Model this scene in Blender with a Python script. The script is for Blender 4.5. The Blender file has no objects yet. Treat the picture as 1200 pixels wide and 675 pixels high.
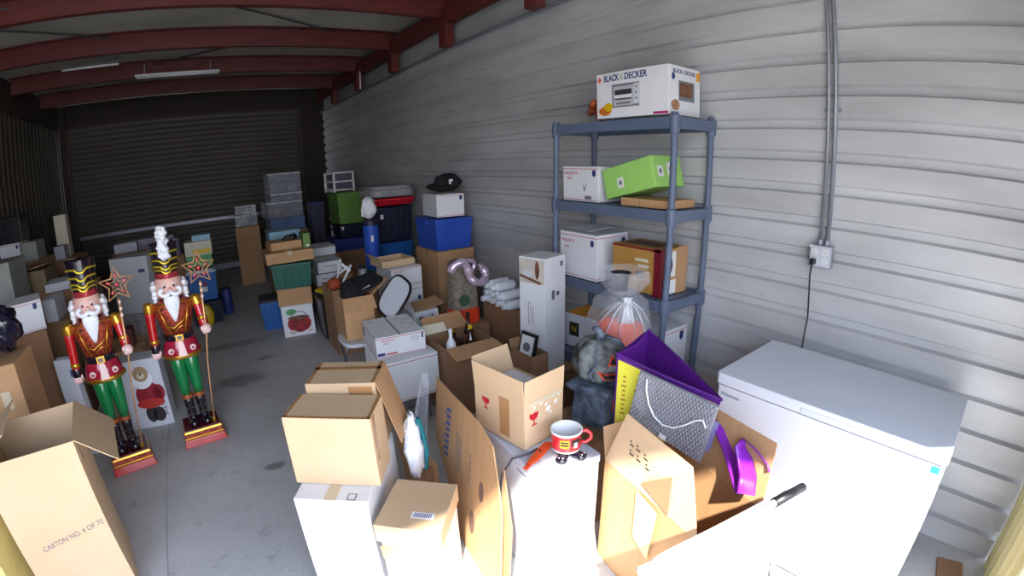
import bpy, math, random
from mathutils import Vector, Matrix
random.seed(7)
SKY_STRENGTH, SUN_STRENGTH, BLOCKER_Z = 9.0, 20.0, 2.77
PI = math.pi
C = bpy.context.scene.collection
R = math.radians

# ------------------------------------------------------------------ materials
def lin(c):
    out = []
    for v in c:
        v = v / 255.0
        out.append(v / 12.92 if v <= 0.04045 else ((v + 0.055) / 1.055) ** 2.4)
    return out

_M = {}
def mat(name, rgb, rough=0.6, metal=0.0, var=0.08, scale=6.0, bump=0.0, bscale=40.0, trans=0.0, alpha=1.0, coat=0.0, streak=None, emit=0.0):
    if name in _M:
        return _M[name]
    m = bpy.data.materials.new(name); m.use_nodes = True
    nt = m.node_tree; b = nt.nodes['Principled BSDF']
    base = lin(rgb)
    tc = nt.nodes.new('ShaderNodeTexCoord')
    src = tc.outputs['Object']
    if streak:
        mp = nt.nodes.new('ShaderNodeMapping'); mp.inputs['Scale'].default_value = streak
        nt.links.new(src, mp.inputs['Vector']); src = mp.outputs['Vector']
    n = nt.nodes.new('ShaderNodeTexNoise'); n.inputs['Scale'].default_value = scale; n.inputs['Detail'].default_value = 4
    nt.links.new(src, n.inputs['Vector'])
    r = nt.nodes.new('ShaderNodeValToRGB')
    lo = [max(0, v * (1 - var * 2)) for v in base]; hi = [min(1, v * (1 + var)) for v in base]
    r.color_ramp.elements[0].position = 0.3; r.color_ramp.elements[0].color = (*lo, 1)
    r.color_ramp.elements[1].position = 0.7; r.color_ramp.elements[1].color = (*hi, 1)
    nt.links.new(n.outputs['Fac'], r.inputs['Fac'])
    nt.links.new(r.outputs['Color'], b.inputs['Base Color'])
    b.inputs['Roughness'].default_value = rough; b.inputs['Metallic'].default_value = metal
    b.inputs['Transmission Weight'].default_value = trans
    b.inputs['Alpha'].default_value = alpha
    b.inputs['Coat Weight'].default_value = coat
    if bump > 0:
        n2 = nt.nodes.new('ShaderNodeTexNoise'); n2.inputs['Scale'].default_value = bscale; n2.inputs['Detail'].default_value = 5
        nt.links.new(tc.outputs['Object'], n2.inputs['Vector'])
        bp = nt.nodes.new('ShaderNodeBump'); bp.inputs['Strength'].default_value = bump; bp.inputs['Distance'].default_value = 0.01
        nt.links.new(n2.outputs['Fac'], bp.inputs['Height']); nt.links.new(bp.outputs['Normal'], b.inputs['Normal'])
    _M[name] = m
    return m

CARD = mat('cardboard', (186, 144, 104), 0.75, var=0.05, scale=3, streak=(1, 1, 6), bump=0.05)
CARD2 = mat('cardboard_dark', (150, 112, 82), 0.8, var=0.07, scale=3, bump=0.05)
CARD3 = mat('cardboard_pale', (202, 172, 138), 0.8, var=0.05, scale=3, bump=0.05)
CARDG = mat('cardboard_orange', (190, 148, 106), 0.75, var=0.05, scale=4, streak=(6, 6, 1), bump=0.05)
TAPE = mat('packing_tape', (172, 128, 86), 0.25, var=0.04, coat=0.3)
WTAPE = mat('clear_tape', (205, 190, 165), 0.2, var=0.04, coat=0.3)
WHITE = mat('white_paperboard', (226, 227, 232), 0.55, var=0.03, scale=4)
WHITEB = mat('white_paperboard_soft', (206, 208, 216), 0.6, var=0.04, scale=4)
PAPER = mat('paper_label', (232, 232, 232), 0.6, var=0.02)
RED = mat('printed_red', (186, 32, 44), 0.5, var=0.03)
NAVY = mat('printed_navy', (28, 48, 110), 0.5, var=0.03)
BLACK = mat('black_ink', (28, 28, 32), 0.6, var=0.03)
GREYINK = mat('grey_ink', (110, 108, 116), 0.7, var=0.05)
BLUEINK = mat('blue_ink', (84, 92, 140), 0.7, var=0.05)
BROWNINK = mat('brown_ink', (120, 92, 78), 0.8, var=0.1, scale=30)
RACK = mat('slate_plastic', (92, 104, 128), 0.5, var=0.06, scale=8, bump=0.05)
ENAMEL = mat('white_enamel', (208, 212, 222), 0.28, var=0.01, coat=0.3)
ENAMELG = mat('grey_enamel', (196, 200, 210), 0.35, var=0.02)
LIDGREY = mat('lid_grey_enamel', (188, 190, 204), 0.5, var=0.02)
BLACKP = mat('black_plastic', (22, 22, 26), 0.35, var=0.1, scale=10)
BLACKC = mat('black_cloth', (16, 16, 22), 0.85, var=0.2, scale=8, bump=0.4, bscale=14)
BLUE = mat('blue_plastic', (44, 84, 186), 0.4, var=0.06, scale=5)
BLUE2 = mat('cobalt_plastic', (36, 96, 170), 0.4, var=0.06, scale=5)
NAVYP = mat('navy_plastic', (30, 34, 56), 0.4, var=0.08, scale=5)
INDIGO = mat('indigo_plastic', (50, 60, 130), 0.5, var=0.08)
GREEN = mat('lime_green_plastic', (104, 146, 66), 0.45, var=0.06, scale=5)
DKGREEN = mat('dark_green_plastic', (26, 92, 78), 0.45, var=0.08, scale=5)
LIME = mat('lime_paperboard', (160, 212, 110), 0.5, var=0.03)
REDP = mat('red_plastic', (190, 24, 44), 0.35, var=0.04)
GREYP = mat('grey_plastic', (120, 122, 130), 0.45, var=0.05)
CLEAR = mat('clear_plastic', (190, 196, 212), 0.15, var=0.03, alpha=0.26)
CLEARB = mat('clear_blue_plastic', (120, 150, 200), 0.2, var=0.05, alpha=0.55)
FILM = mat('clear_bag_film', (214, 218, 228), 0.10, var=0.05, alpha=0.21, bump=0.9, bscale=18)
KNOT = mat('gathered_bag_film', (232, 232, 240), 0.2, var=0.05, alpha=0.75, bump=0.8, bscale=30)
MIX = mat('mixed_contents', (150, 140, 150), 0.8, var=0.45, scale=9)
MIXR = mat('mixed_contents_warm', (160, 96, 90), 0.8, var=0.5, scale=14)
YELLOW = mat('yellow_plastic', (226, 186, 24), 0.4, var=0.1, scale=6)
YPANEL = mat('yellow_printed_cloth', (226, 218, 66), 0.6, var=0.05)
PURPLE = mat('purple_cloth', (84, 20, 124), 0.55, var=0.12, scale=5, bump=0.2, bscale=20)
RIBBON = mat('purple_satin_ribbon', (132, 38, 172), 0.28, var=0.08, coat=0.3)
GOLD = mat('gold_paint', (216, 160, 60), 0.28, metal=0.85, var=0.1)
LACQ = mat('red_lacquer', (186, 22, 28), 0.22, var=0.08, coat=0.7)
MAROON = mat('maroon_lacquer', (92, 14, 26), 0.25, var=0.1, coat=0.6)
GRNLACQ = mat('green_lacquer', (14, 120, 62), 0.22, var=0.08, coat=0.7)
BLKLACQ = mat('black_lacquer', (22, 16, 30), 0.15, var=0.1, coat=0.8)
MAGENTA = mat('magenta_lacquer', (150, 24, 70), 0.22, var=0.08, coat=0.6)
SKIN = mat('painted_skin', (226, 178, 166), 0.45, var=0.04)
PINKW = mat('pale_pink_paint', (236, 200, 196), 0.4, var=0.03)
SNOW = mat('white_glitter', (238, 240, 246), 0.6, var=0.04, bump=0.6, bscale=60)
BROCADE = mat('red_gold_brocade', (170, 66, 44), 0.3, metal=0.3, var=0.5, scale=60, bump=0.6, bscale=90)
STONE = mat('painted_stone', (108, 112, 112), 0.75, var=0.55, scale=16, bump=1.0, bscale=26)
STONE2 = mat('painted_stone_blue', (92, 102, 118), 0.8, var=0.42, scale=16, bump=1.0, bscale=26)
ORANGE = mat('orange_plastic', (240, 84, 28), 0.4, var=0.08)
ORANGEP = mat('orange_paperboard', (236, 160, 44), 0.5, var=0.06)
BURLAP = mat('burlap', (134, 124, 108), 0.9, var=0.2, scale=30, bump=0.8, bscale=120)
CHROME = mat('chrome', (190, 192, 198), 0.15, metal=1.0, var=0.03)
LILAC = mat('lilac_foil', (206, 184, 206), 0.2, metal=0.45, var=0.15, scale=5, bump=0.3, bscale=20)
GLASSD = mat('dark_glass', (46, 26, 20), 0.08, var=0.1, coat=0.8)
BUBBLE = mat('bubble_wrap', (138, 138, 144), 0.25, var=0.08, coat=0.5)
TEAL = mat('teal_plastic', (22, 112, 124), 0.4, var=0.15, scale=20)
CREAM = mat('cream_paperboard', (214, 206, 186), 0.6, var=0.04)
LBLUE = mat('light_blue_paperboard', (150, 192, 212), 0.55, var=0.05)
GRNPIC = mat('green_printed', (88, 168, 110), 0.5, var=0.2, scale=12)
BEIGEPIC = mat('beige_printed', (206, 196, 188), 0.5, var=0.14, scale=9)
REDPIC = mat('red_pot_print', (150, 24, 32), 0.4, var=0.25, scale=14)
BROWNPIC = mat('brown_printed', (120, 78, 56), 0.6, var=0.3, scale=16)
STEEL = mat('galvanised_steel', (158, 162, 172), 0.4, metal=0.5, var=0.06)
PLUG = mat('socket_ivory', (226, 226, 224), 0.4, var=0.02)

# ------------------------------------------------------------------ mesh builder
class MB:
    def __init__(self): self.v = []; self.f = []
    def add(self, vs, fs):
        b = len(self.v); self.v += [tuple(p) for p in vs]; self.f += [tuple(b + i for i in f) for f in fs]; return self
    def box(self, c, s, M=None):
        hx, hy, hz = s[0] / 2, s[1] / 2, s[2] / 2
        vs = [Vector((x, y, z)) for x in (-hx, hx) for y in (-hy, hy) for z in (-hz, hz)]
        if M is not None: vs = [M @ p for p in vs]
        vs = [p + Vector(c) for p in vs]
        return self.add(vs, [(0, 1, 3, 2), (4, 6, 7, 5), (0, 4, 5, 1), (2, 3, 7, 6), (0, 2, 6, 4), (1, 5, 7, 3)])
    def taper(self, c, s0, s1, h):
        """frustum box: bottom centre c, bottom size s0, top size s1"""
        vs = []
        for s, z in ((s0, 0), (s1, h)):
            for x, y in ((-1, -1), (1, -1), (1, 1), (-1, 1)): vs.append((c[0] + x * s[0] / 2, c[1] + y * s[1] / 2, c[2] + z))
        return self.add(vs, [(0, 3, 2, 1), (4, 5, 6, 7), (0, 1, 5, 4), (1, 2, 6, 5), (2, 3, 7, 6), (3, 0, 4, 7)])
    def rbox(self, c, s, r=0.01, n=3):
        """box with rounded vertical edges"""
        pts = []
        hx, hy = s[0] / 2, s[1] / 2
        for sx, sy, a0 in ((1, -1, -90), (1, 1, 0), (-1, 1, 90), (-1, -1, 180)):
            for k in range(n + 1):
                a = R(a0 + 90 * k / n); pts.append((c[0] + sx * (hx - r) + r * math.cos(a), c[1] + sy * (hy - r) + r * math.sin(a)))
        return self.prism(pts, c[2] - s[2] / 2, c[2] + s[2] / 2)
    def prism(self, pts, z0, z1):
        n = len(pts)
        vs = [(x, y, z0) for x, y in pts] + [(x, y, z1) for x, y in pts]
        fs = [tuple(range(n))[::-1], tuple(range(n, 2 * n))] + [(i, (i + 1) % n, n + (i + 1) % n, n + i) for i in range(n)]
        return self.add(vs, fs)
    def rings(self, rings, close=True, caps=True):
        n = len(rings[0]); vs = [p for r in rings for p in r]; fs = []
        for k in range(len(rings) - 1):
            for i in range(n if close else n - 1):
                j = (i + 1) % n; fs.append((k * n + i, k * n + j, (k + 1) * n + j, (k + 1) * n + i))
        if caps: fs += [tuple(range(n))[::-1], tuple((len(rings) - 1) * n + i for i in range(n))]
        return self.add(vs, fs)
    def lathe(self, prof, c=(0, 0, 0), n=24, sx=1, sy=1, M=None, caps=True, wob=None):
        rs = []
        for r, z in prof:
            ring = []
            for i in range(n):
                a = 2 * PI * i / n; rr = r * (wob(a, z) if wob else 1)
                p = Vector((rr * math.cos(a) * sx, rr * math.sin(a) * sy, z))
                if M is not None: p = M @ p
                ring.append(p + Vector(c))
            rs.append(ring)
        return self.rings(rs, caps=caps)
    def ball(self, c, r, n=16, m=10, wob=None, M=None):
        r = r if hasattr(r, '__len__') else (r, r, r)
        rs = []
        for k in range(m + 1):
            t = PI * min(max(k / m, 0.01), 0.99); ring = []
            for i in range(n):
                a = 2 * PI * i / n; w = wob(a, t) if wob else 1
                p = Vector((r[0] * w * math.sin(t) * math.cos(a), r[1] * w * math.sin(t) * math.sin(a), -r[2] * w * math.cos(t)))
                if M is not None: p = M @ p
                ring.append(p + Vector(c))
            rs.append(ring)
        return self.rings(rs)
    def tube(self, pts, r, n=8, closed=False, flat=None):
        pts = [Vector(p) for p in pts]; rs = []; m = len(pts); up = Vector((0, 0, 1)); prev = None
        for k, p in enumerate(pts):
            if closed: d = pts[(k + 1) % m] - pts[k - 1]
            else: d = pts[min(k + 1, m - 1)] - pts[max(k - 1, 0)]
            d.normalize()
            if prev is None:
                a = d.cross(up)
                if a.length < 1e-3: a = d.cross(Vector((1, 0, 0)))
            else: a = prev - d * prev.dot(d)
            a.normalize(); prev = a; b = d.cross(a)
            rr = r[k] if hasattr(r, '__len__') else r
            fa, fb = flat or (1, 1)
            rs.append([p + a * (rr * fa * math.cos(2 * PI * i / n)) + b * (rr * fb * math.sin(2 * PI * i / n)) for i in range(n)])
        if closed: rs.append(rs[0]); return self.rings(rs, caps=False)
        return self.rings(rs)
    def panel(self, q, t):
        """slab of thickness t (behind the polygon q, list of 3D points in order)"""
        q = [Vector(p) for p in q]; n = (q[1] - q[0]).cross(q[2] - q[0]).normalized(); k = len(q)
        vs = q + [p - n * t for p in q]
        fs = [tuple(range(k)), tuple(range(k, 2 * k))[::-1]] + [((i + 1) % k, i, k + i, k + (i + 1) % k) for i in range(k)]
        return self.add(vs, fs)
    def build(self, name, m, parent=None, smooth=False, bevel=0.0, sub=0):
        me = bpy.data.meshes.new(name); me.from_pydata(self.v, [], self.f); me.validate(); me.update()
        me.materials.append(m)
        if smooth:
            for p in me.polygons: p.use_smooth = True
        o = bpy.data.objects.new(name, me); C.objects.link(o)
        if parent is not None: o.parent = parent
        if smooth == 'auto':
            try: me.set_sharp_from_angle(angle=R(40))
            except Exception: pass
        if bevel:
            b = o.modifiers.new('bevel', 'BEVEL'); b.width = bevel; b.segments = 2; b.limit_method = 'ANGLE'
        if sub:
            s = o.modifiers.new('sub', 'SUBSURF'); s.levels = sub; s.render_levels = sub
        return o

def tag(o, label, cat, group=None, kind=None):
    if label: o['label'] = label
    if cat: o['category'] = cat
    if group: o['group'] = group
    if kind: o['kind'] = kind
    return o
def thing(name, label, cat, loc=(0, 0, 0), rot=(0, 0, 0), group=None):
    o = bpy.data.objects.new(name, None); C.objects.link(o); o.empty_display_size = 0.1
    o.location = loc; o.rotation_euler = rot; return tag(o, label, cat, group)
def struct(name, mb, m, **k):
    o = mb.build(name, m, **k); o['kind'] = 'structure'; return o

def dims(o): return o['_d'] if '_d' in o else None
DIM = {}
def face_frame(o, face):
    w, d, h = DIM[o.name]
    return {'front': (Vector((-w/2, -d/2, 0)), Vector((1, 0, 0)), Vector((0, 0, 1)), Vector((0, -1, 0))),
            'right': (Vector((w/2, -d/2, 0)), Vector((0, 1, 0)), Vector((0, 0, 1)), Vector((1, 0, 0))),
            'left': (Vector((-w/2, d/2, 0)), Vector((0, -1, 0)), Vector((0, 0, 1)), Vector((-1, 0, 0))),
            'back': (Vector((w/2, d/2, 0)), Vector((-1, 0, 0)), Vector((0, 0, 1)), Vector((0, 1, 0))),
            'top': (Vector((-w/2, -d/2, h)), Vector((1, 0, 0)), Vector((0, 1, 0)), Vector((0, 0, 1)))}[face]
def fm(o, face, u, v, rot=0, lift=0.0006, off=0.0):
    p, U, V, N = face_frame(o, face)
    M = Matrix((U, V, N)).transposed().to_4x4(); M.translation = p + U * u + V * v + N * (lift + off)
    return M @ Matrix.Rotation(R(rot), 4, 'Z')
def decal(o, face, u, v, w, h, m, name='printed_label', rot=0, lift=0.0006, poly=None, label=None, ell=0):
    """flat printed patch; u,v = centre in fractions of the face"""
    W, D, H = DIM[o.name]; fw = {'front': W, 'back': W, 'left': D, 'right': D, 'top': W}[face]; fh = D if face == 'top' else H
    M = fm(o, face, u * fw, v * fh, rot, lift)
    if ell: pts = [(w/2*math.cos(2*PI*i/ell), h/2*math.sin(2*PI*i/ell)) for i in range(ell)]
    elif poly: pts = [(x * w, y * h) for x, y in poly]
    else: pts = [(-w/2, -h/2), (w/2, -h/2), (w/2, h/2), (-w/2, h/2)]
    mb = MB().prism(pts, -0.0004, 0.0004); mb.v = [tuple(M @ Vector(p)) for p in mb.v]
    c = mb.build(name, m, o)
    if label: c['label'] = label
    return c
def text(o, face, u, v, size, s, m, rot=0, lift=0.0012, name='lettering', bold=0.0, sx=1.0, width=None):
    W, D, H = DIM[o.name]; fw = {'front': W, 'back': W, 'left': D, 'right': D, 'top': W}[face]; fh = D if face == 'top' else H
    cu = bpy.data.curves.new(name, 'FONT'); cu.body = s; cu.size = size; cu.align_x = 'CENTER'; cu.align_y = 'CENTER'; cu.extrude = 0.0003; cu.offset = bold
    tmp = bpy.data.objects.new('tmp', cu); me = bpy.data.meshes.new_from_object(tmp); bpy.data.objects.remove(tmp); bpy.data.curves.remove(cu)
    me.materials.clear(); me.materials.append(m); t = bpy.data.objects.new(name, me); C.objects.link(t); t.parent = o
    if width: xs_ = [v.co.x for v in me.vertices]; sx = width / (max(xs_) - min(xs_))
    M = fm(o, face, u * fw, v * fh, rot, lift); t.matrix_local = M @ Matrix.Diagonal((sx, 1, 1, 1)); return t
SHIELD = [(-.5, .5), (-.5, -.2), (0, -.5), (.5, -.2), (.5, .5)]
def glassicon(o, face, u, v, s):
    decal(o, face, u, v, s, s, RED, 'fragile_mark', poly=[(-.45, .5), (-.1, .42), (.0, .5), (.4, .42), (.42, .15), (.2, -.02), (.06, -.05), (.05, -.38), (.25, -.42), (.25, -.5), (-.25, -.5), (-.25, -.42), (-.05, -.38), (-.06, -.05), (-.3, .02), (-.42, .2)])

def place(o, x, y, yaw, w, d, z0, h, tilt=(0, 0)):
    """x,y = front-left bottom corner"""
    a = R(yaw); cx = x + (w/2)*math.cos(a) - (d/2)*math.sin(a); cy = y + (w/2)*math.sin(a) + (d/2)*math.cos(a)
    o.location = (cx, cy, z0); o.rotation_euler = (R(tilt[0]), R(tilt[1]), a)
    DIM[o.name] = (w, d, h); return o

def carton(label, x, y, yaw, w, d, z0, h, m=CARD, tape=TAPE, taped='top', name='cardboard_carton', cat='box', group=None, tilt=(0, 0), bevel=0.003, front_tape=True, lid=None):
    o = MB().box((0, 0, h/2), (w, d, h)).build(name, m, bevel=bevel)
    place(o, x, y, yaw, w, d, z0, h, tilt); tag(o, label, cat, group)
    if taped == 'top' and tape:
        t = min(0.05, d * 0.25)
        mb = MB().box((0, 0, h + 0.0006), (w * 0.999, t, 0.0012))
        mb.box((-w/2 - 0.0006, 0, h - min(0.05, h*.3)/2), (0.0012, t, min(0.05, h*.3)))
        mb.box((w/2 + 0.0006, 0, h - min(0.05, h*.3)/2), (0.0012, t, min(0.05, h*.3)))
        mb.build('tape_strip', tape, o)
    if taped == 'depth' and tape:
        t = min(0.05, w * 0.25)
        mb = MB().box((0, 0, h + 0.0006), (t, d * 0.999, 0.0012))
        mb.box((0, -d/2 - 0.0006, h - min(0.06, h*.3)/2), (t, 0.0012, min(0.06, h*.3)))
        mb.build('tape_strip', tape, o)
    if lid:
        MB().box((0, 0, h - lid/2 + 0.002), (w + 0.006, d + 0.006, lid)).build('lid', m, o, bevel=0.002)
    return o

def mail_box(label, x, y, yaw, w, d, z0, h, group='white mailing boxes', face='front', txt=True, shield=True, tilt=(0, 0), second=None, m=WHITE):
    o = carton(label, x, y, yaw, w, d, z0, h, m, None, None, name='mailing_box', group=group, tilt=tilt)
    for f in [face] + ([second] if second else []):
        fw = w if f in ('front', 'back') else d
        decal(o, f, .5, .93, fw * .99, .004, RED, 'printed_stripe'); decal(o, f, .5, .05, fw * .99, .003, RED, 'printed_stripe')
    fw = w if face in ('front', 'back') else d
    if shield: decal(o, face, .88, .80, .03, .045, NAVY, 'shield_mark', poly=SHIELD)
    if txt:
        text(o, face, .24, .80, min(.03, h * .15), 'PRIORITY', RED); text(o, face, .20, .66, min(.024, h * .12), 'MAIL', RED)
    return o

def open_carton(label, x, y, yaw, w, d, z0, h, flaps, m=CARD, name='open_cardboard_carton', group=None, fill=None, fillz=0.6, fillm=MIX, t=0.004, inner=None, flapm=None):
    mb = MB()
    mb.box((0, 0, t/2), (w, d, t)); mb.box((0, -d/2 + t/2, h/2), (w, t, h)); mb.box((0, d/2 - t/2, h/2), (w, t, h))
    mb.box((-w/2 + t/2, 0, h/2), (t, d - 2*t, h)); mb.box((w/2 - t/2, 0, h/2), (t, d - 2*t, h))
    o = mb.build(name, m); place(o, x, y, yaw, w, d, z0, h); tag(o, label, 'box', group)
    for side, (L, ang, sk0, sk1) in flaps.items():
        a = R(ang); f = {'front': ((-w/2, -d/2), (1, 0), (0, -1), w), 'back': ((w/2, d/2), (-1, 0), (0, 1), w), 'left': ((-w/2, d/2), (0, -1), (-1, 0), d), 'right': ((w/2, -d/2), (0, 1), (1, 0), d)}[side]
        (ox, oy), (ux, uy), (nx, ny), ln = f; out = L * math.sin(a); up = L * math.cos(a)
        e = 0.002
        p0 = Vector((ox + nx*e, oy + ny*e, h)); p1 = Vector((ox + ux * ln + nx*e, oy + uy * ln + ny*e, h))
        p2 = Vector((ox + ux * ln * (1 - sk1) + nx * (e+out), oy + uy * ln * (1 - sk1) + ny * (e+out), h + up)); p3 = Vector((ox + ux * ln * sk0 + nx * (e+out), oy + uy * ln * sk0 + ny * (e+out), h + up))
        MB().panel([p0, p1, p2, p3], t).build('flap', flapm or m, o)
    return o

def tote(label, x, y, yaw, w, d, z0, h, m, lidm=None, group='plastic storage totes', sticker=False, name='storage_tote', lidh=0.035):
    s = 0.86
    mb = MB(); bw, bd = w * s, d * s
    mb.taper((0, 0, 0), (bw, bd), (w * .95, d * .95), h - 0.02)
    k = max(3, int(w / .08))
    for i in range(k):                       # moulded ribs
        u = -0.38 + 0.76 * i / (k - 1)
        for sy in (-1, 1):
            mb.panel([(u*w*s - .008, sy*(bd/2 + .001), .01), (u*w*s + .008, sy*(bd/2 + .001), .01), (u*w*.95 + .01, sy*(d*.95/2 + .004), h - .05), (u*w*.95 - .01, sy*(d*.95/2 + .004), h - .05)][::sy*-1], .006)
    o = mb.build(name, m, bevel=0.006); place(o, x, y, yaw, w, d, z0, h); tag(o, label, 'storage box', group)
    MB().rbox((0, 0, h - 0.03), (w * .985, d * .985, 0.028), .02).build('rim', m, o, bevel=.003)
    for sx in (-1, 1): MB().rbox((sx * w * .49, 0, h - 0.045), (0.03, d * .25, 0.03), .006).build('handle', m, o)
    if lidm is not None:
        mb = MB().rbox((0, 0, h - 0.002), (w, d, 0.024), .025).rbox((0, 0, h + lidh/2), (w * .86, d * .86, lidh * .6), .03)
        mb.build('lid', lidm, o, bevel=.004)
    if sticker: decal(o, 'front', .12, .72, .035, .05, PAPER, 'sticker', lift=.012)
    return o

def clear_bin(label, x, y, yaw, w, d, z0, h, m=CLEAR, fm_=MIX, group='clear storage bins', ndr=1):
    o = thing('clear_storage_bin', label, 'storage box', group=group); place(o, x, y, yaw, w, d, z0, h)
    mb = MB(); t = .004
    mb.box((0, 0, t), (w*.94, d*.94, t)); mb.box((0, -d*.47, h/2), (w*.94, t, h*.98)); mb.box((0, d*.47, h/2), (w*.94, t, h*.98)); mb.box((-w*.47, 0, h/2), (t, d*.94, h*.98)); mb.box((w*.47, 0, h/2), (t, d*.94, h*.98))
    mb.build('bin_body', m, o)
    MB().rbox((0, 0, h - .012), (w, d, .022), .02).build('lid', WHITEB if m is CLEAR else m, o)
    for sx in (-1, 1): MB().box((sx * w * .2, -d/2 - .004, h - .03), (.035, .012, .035)).build('latch', GREYP, o, bevel=.002)
    mb = MB()
    for i in range(5):
        mb.ball(((random.random()-.5)*w*.6, (random.random()-.5)*d*.55, h*.3 + random.random()*h*.12), (w*.16, d*.16, h*.26), 10, 6)
    mb.build('contents', fm_, o)['kind'] = 'stuff'
    return o

def folding_chair(label, back_pts, seat_c, seat_r, yaw, sz, group='white folding chairs', expo=.62):
    """white folding chair with a dark rim round the backrest. back_pts = ellipse (centre, u axis, v axis)"""
    o = thing('folding_chair', label, 'chair', (0, 0, 0), group=group)
    c, U, V = [Vector(p) for p in back_pts]; n = U.cross(V).normalized(); N = 36
    def sup(a, k=1.0):
        ca, sa = math.cos(a), math.sin(a); e = expo
        return c + U * (k * math.copysign(abs(ca)**e, ca)) + V * (k * math.copysign(abs(sa)**e, sa))
    rim = [sup(2*PI*i/N) for i in range(N)]
    mb = MB(); fr = [p + n * .006 for p in [sup(2*PI*i/N, .985) for i in range(N)]]; bk = [p - n * .006 for p in [sup(2*PI*i/N, .985) for i in range(N)]]
    mb.rings([bk, fr]); mb.build('backrest', ENAMEL, o, smooth='auto')
    MB().tube(rim, .012, 8, closed=True).build('backrest_rim', BLACKP, o, smooth=True)
    M = Matrix.Rotation(R(yaw), 3, 'Z')
    pts = []
    for i in range(28):
        a = 2*PI*i/28; ca, sa = math.cos(a), math.sin(a); p = M @ Vector((seat_r[0]*math.copysign(abs(ca)**.6, ca), seat_r[1]*math.copysign(abs(sa)**.6, sa), 0))
        pts.append((seat_c[0] + p.x, seat_c[1] + p.y))
    MB().prism(pts, sz - .03, sz).build('seat', ENAMEL, o, bevel=.008)
    for sx in (-1, 1):
        for sy in (-1, 1):
            a = M @ Vector((sx*seat_r[0]*.86, sy*seat_r[1]*.6, 0)); b = M @ Vector((sx*seat_r[0]*.92, -sy*seat_r[1]*1.0, 0))
            l = MB().tube([(seat_c[0]+a.x, seat_c[1]+a.y, sz - .025), (seat_c[0]+b.x, seat_c[1]+b.y, .02)], .011).build('leg', CHROME, o, smooth=True)
            MB().lathe([(.014, 0), (.015, .03), (.013, .035)], (seat_c[0]+b.x, seat_c[1]+b.y, 0), 10).build('rubber_foot', BLACKP, l)
    for s in (-1, 1):                          # back uprights
        p = c + U * (s * .9) if abs(U.z) < abs(V.z) else c + V * (s * .9)
        q = M @ Vector((s*seat_r[0]*.86, seat_r[1]*.6, 0))
        low = c - (V if abs(V.z) >= abs(U.z) else U) * .6
    return o

# ------------------------------------------------------------------ camera (wide lens with barrel distortion)
cam_d = bpy.data.cameras.new('camera'); cam = bpy.data.objects.new('camera', cam_d); C.objects.link(cam)
cam_d.type = 'PANO'; cam_d.sensor_width = 36.0; cam_d.sensor_fit = 'HORIZONTAL'
cc = cam_d.cycles if hasattr(cam_d, 'cycles') else cam_d
FPX, KA, KB = 558.441, -0.0836307, 0.0251922
def _poly():
    # least squares theta(r_mm) = k1 r + k2 r^2 + k3 r^3 + k4 r^4 of the measured lens
    import numpy as np
    rn = np.linspace(0, 1.26, 200); th = rn * (1 + KA * rn**2 + KB * rn**4); r = rn * FPX * 36.0 / 1200.0
    A = np.stack([r, r**2, r**3, r**4], 1); s = np.array([1e0, 1e1, 1e2, 1e3]); k, *_ = np.linalg.lstsq(A / s, th, rcond=None); return k / s
k1, k2, k3, k4 = [float(v) for v in _poly()]
for tgt in (cc, cam_d):
    try:
        tgt.panorama_type = 'FISHEYE_LENS_POLYNOMIAL'; tgt.fisheye_fov = R(200)
        tgt.fisheye_polynomial_k0 = 0.0; tgt.fisheye_polynomial_k1 = -k1; tgt.fisheye_polynomial_k2 = -k2; tgt.fisheye_polynomial_k3 = -k3; tgt.fisheye_polynomial_k4 = -k4
        break
    except Exception as e: print('cam attr', e)
YAW, PITCH, ROLL = 0.611935, 0.262321, -0.0233186
f = Vector((math.sin(YAW)*math.cos(PITCH), math.cos(YAW)*math.cos(PITCH), -math.sin(PITCH)))
r0 = Vector((math.cos(YAW), -math.sin(YAW), 0)); u0 = r0.cross(f)
rr = math.cos(ROLL)*r0 + math.sin(ROLL)*u0; uu = -math.sin(ROLL)*r0 + math.cos(ROLL)*u0
Mx = Matrix((rr, uu, -f)).transposed().to_4x4(); Mx.translation = (0, 0, 1.73); cam.matrix_world = Mx
bpy.context.scene.camera = cam

# ------------------------------------------------------------------ light: daylight through the open front
sc = bpy.context.scene
sc.view_settings.view_transform = 'Standard'; sc.view_settings.look = 'None'; sc.view_settings.gamma = 1.0; sc.view_settings.use_curve_mapping = False
sc.view_settings.exposure = 0.0
try:
    sc.cycles.use_denoising = True; sc.cycles.max_bounces = 8; sc.cycles.diffuse_bounces = 3; sc.cycles.transparent_max_bounces = 24; sc.cycles.sample_clamp_indirect = 6
except Exception: pass
w = bpy.data.worlds.new('daylight'); sc.world = w; w.use_nodes = True
wn = w.node_tree; bg = wn.nodes['Background']; bg.inputs['Strength'].default_value = SKY_STRENGTH
wtc = wn.nodes.new('ShaderNodeTexCoord'); wsx = wn.nodes.new('ShaderNodeSeparateXYZ'); wr = wn.nodes.new('ShaderNodeValToRGB')
wn.links.new(wtc.outputs['Generated'], wsx.inputs[0]); wn.links.new(wsx.outputs['Z'], wr.inputs['Fac']); wn.links.new(wr.outputs['Color'], bg.inputs['Color'])
e = wr.color_ramp.elements; e[0].position = 0.0; e[0].color = (.62, .62, .63, 1); e[1].position = 0.8; e[1].color = (.30, .42, .66, 1)
e2 = e.new(0.3); e2.color = (.70, .80, .98, 1)
sd = bpy.data.lights.new('sun', 'SUN'); sd.energy = SUN_STRENGTH; sd.angle = R(1.2); sd.color = (1.0, 0.93, 0.82)
sun = bpy.data.objects.new('sun', sd); C.objects.link(sun)
sun.rotation_euler = Vector((0.5, 0.62, -0.85)).to_track_quat('-Z', 'Y').to_euler()
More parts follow.
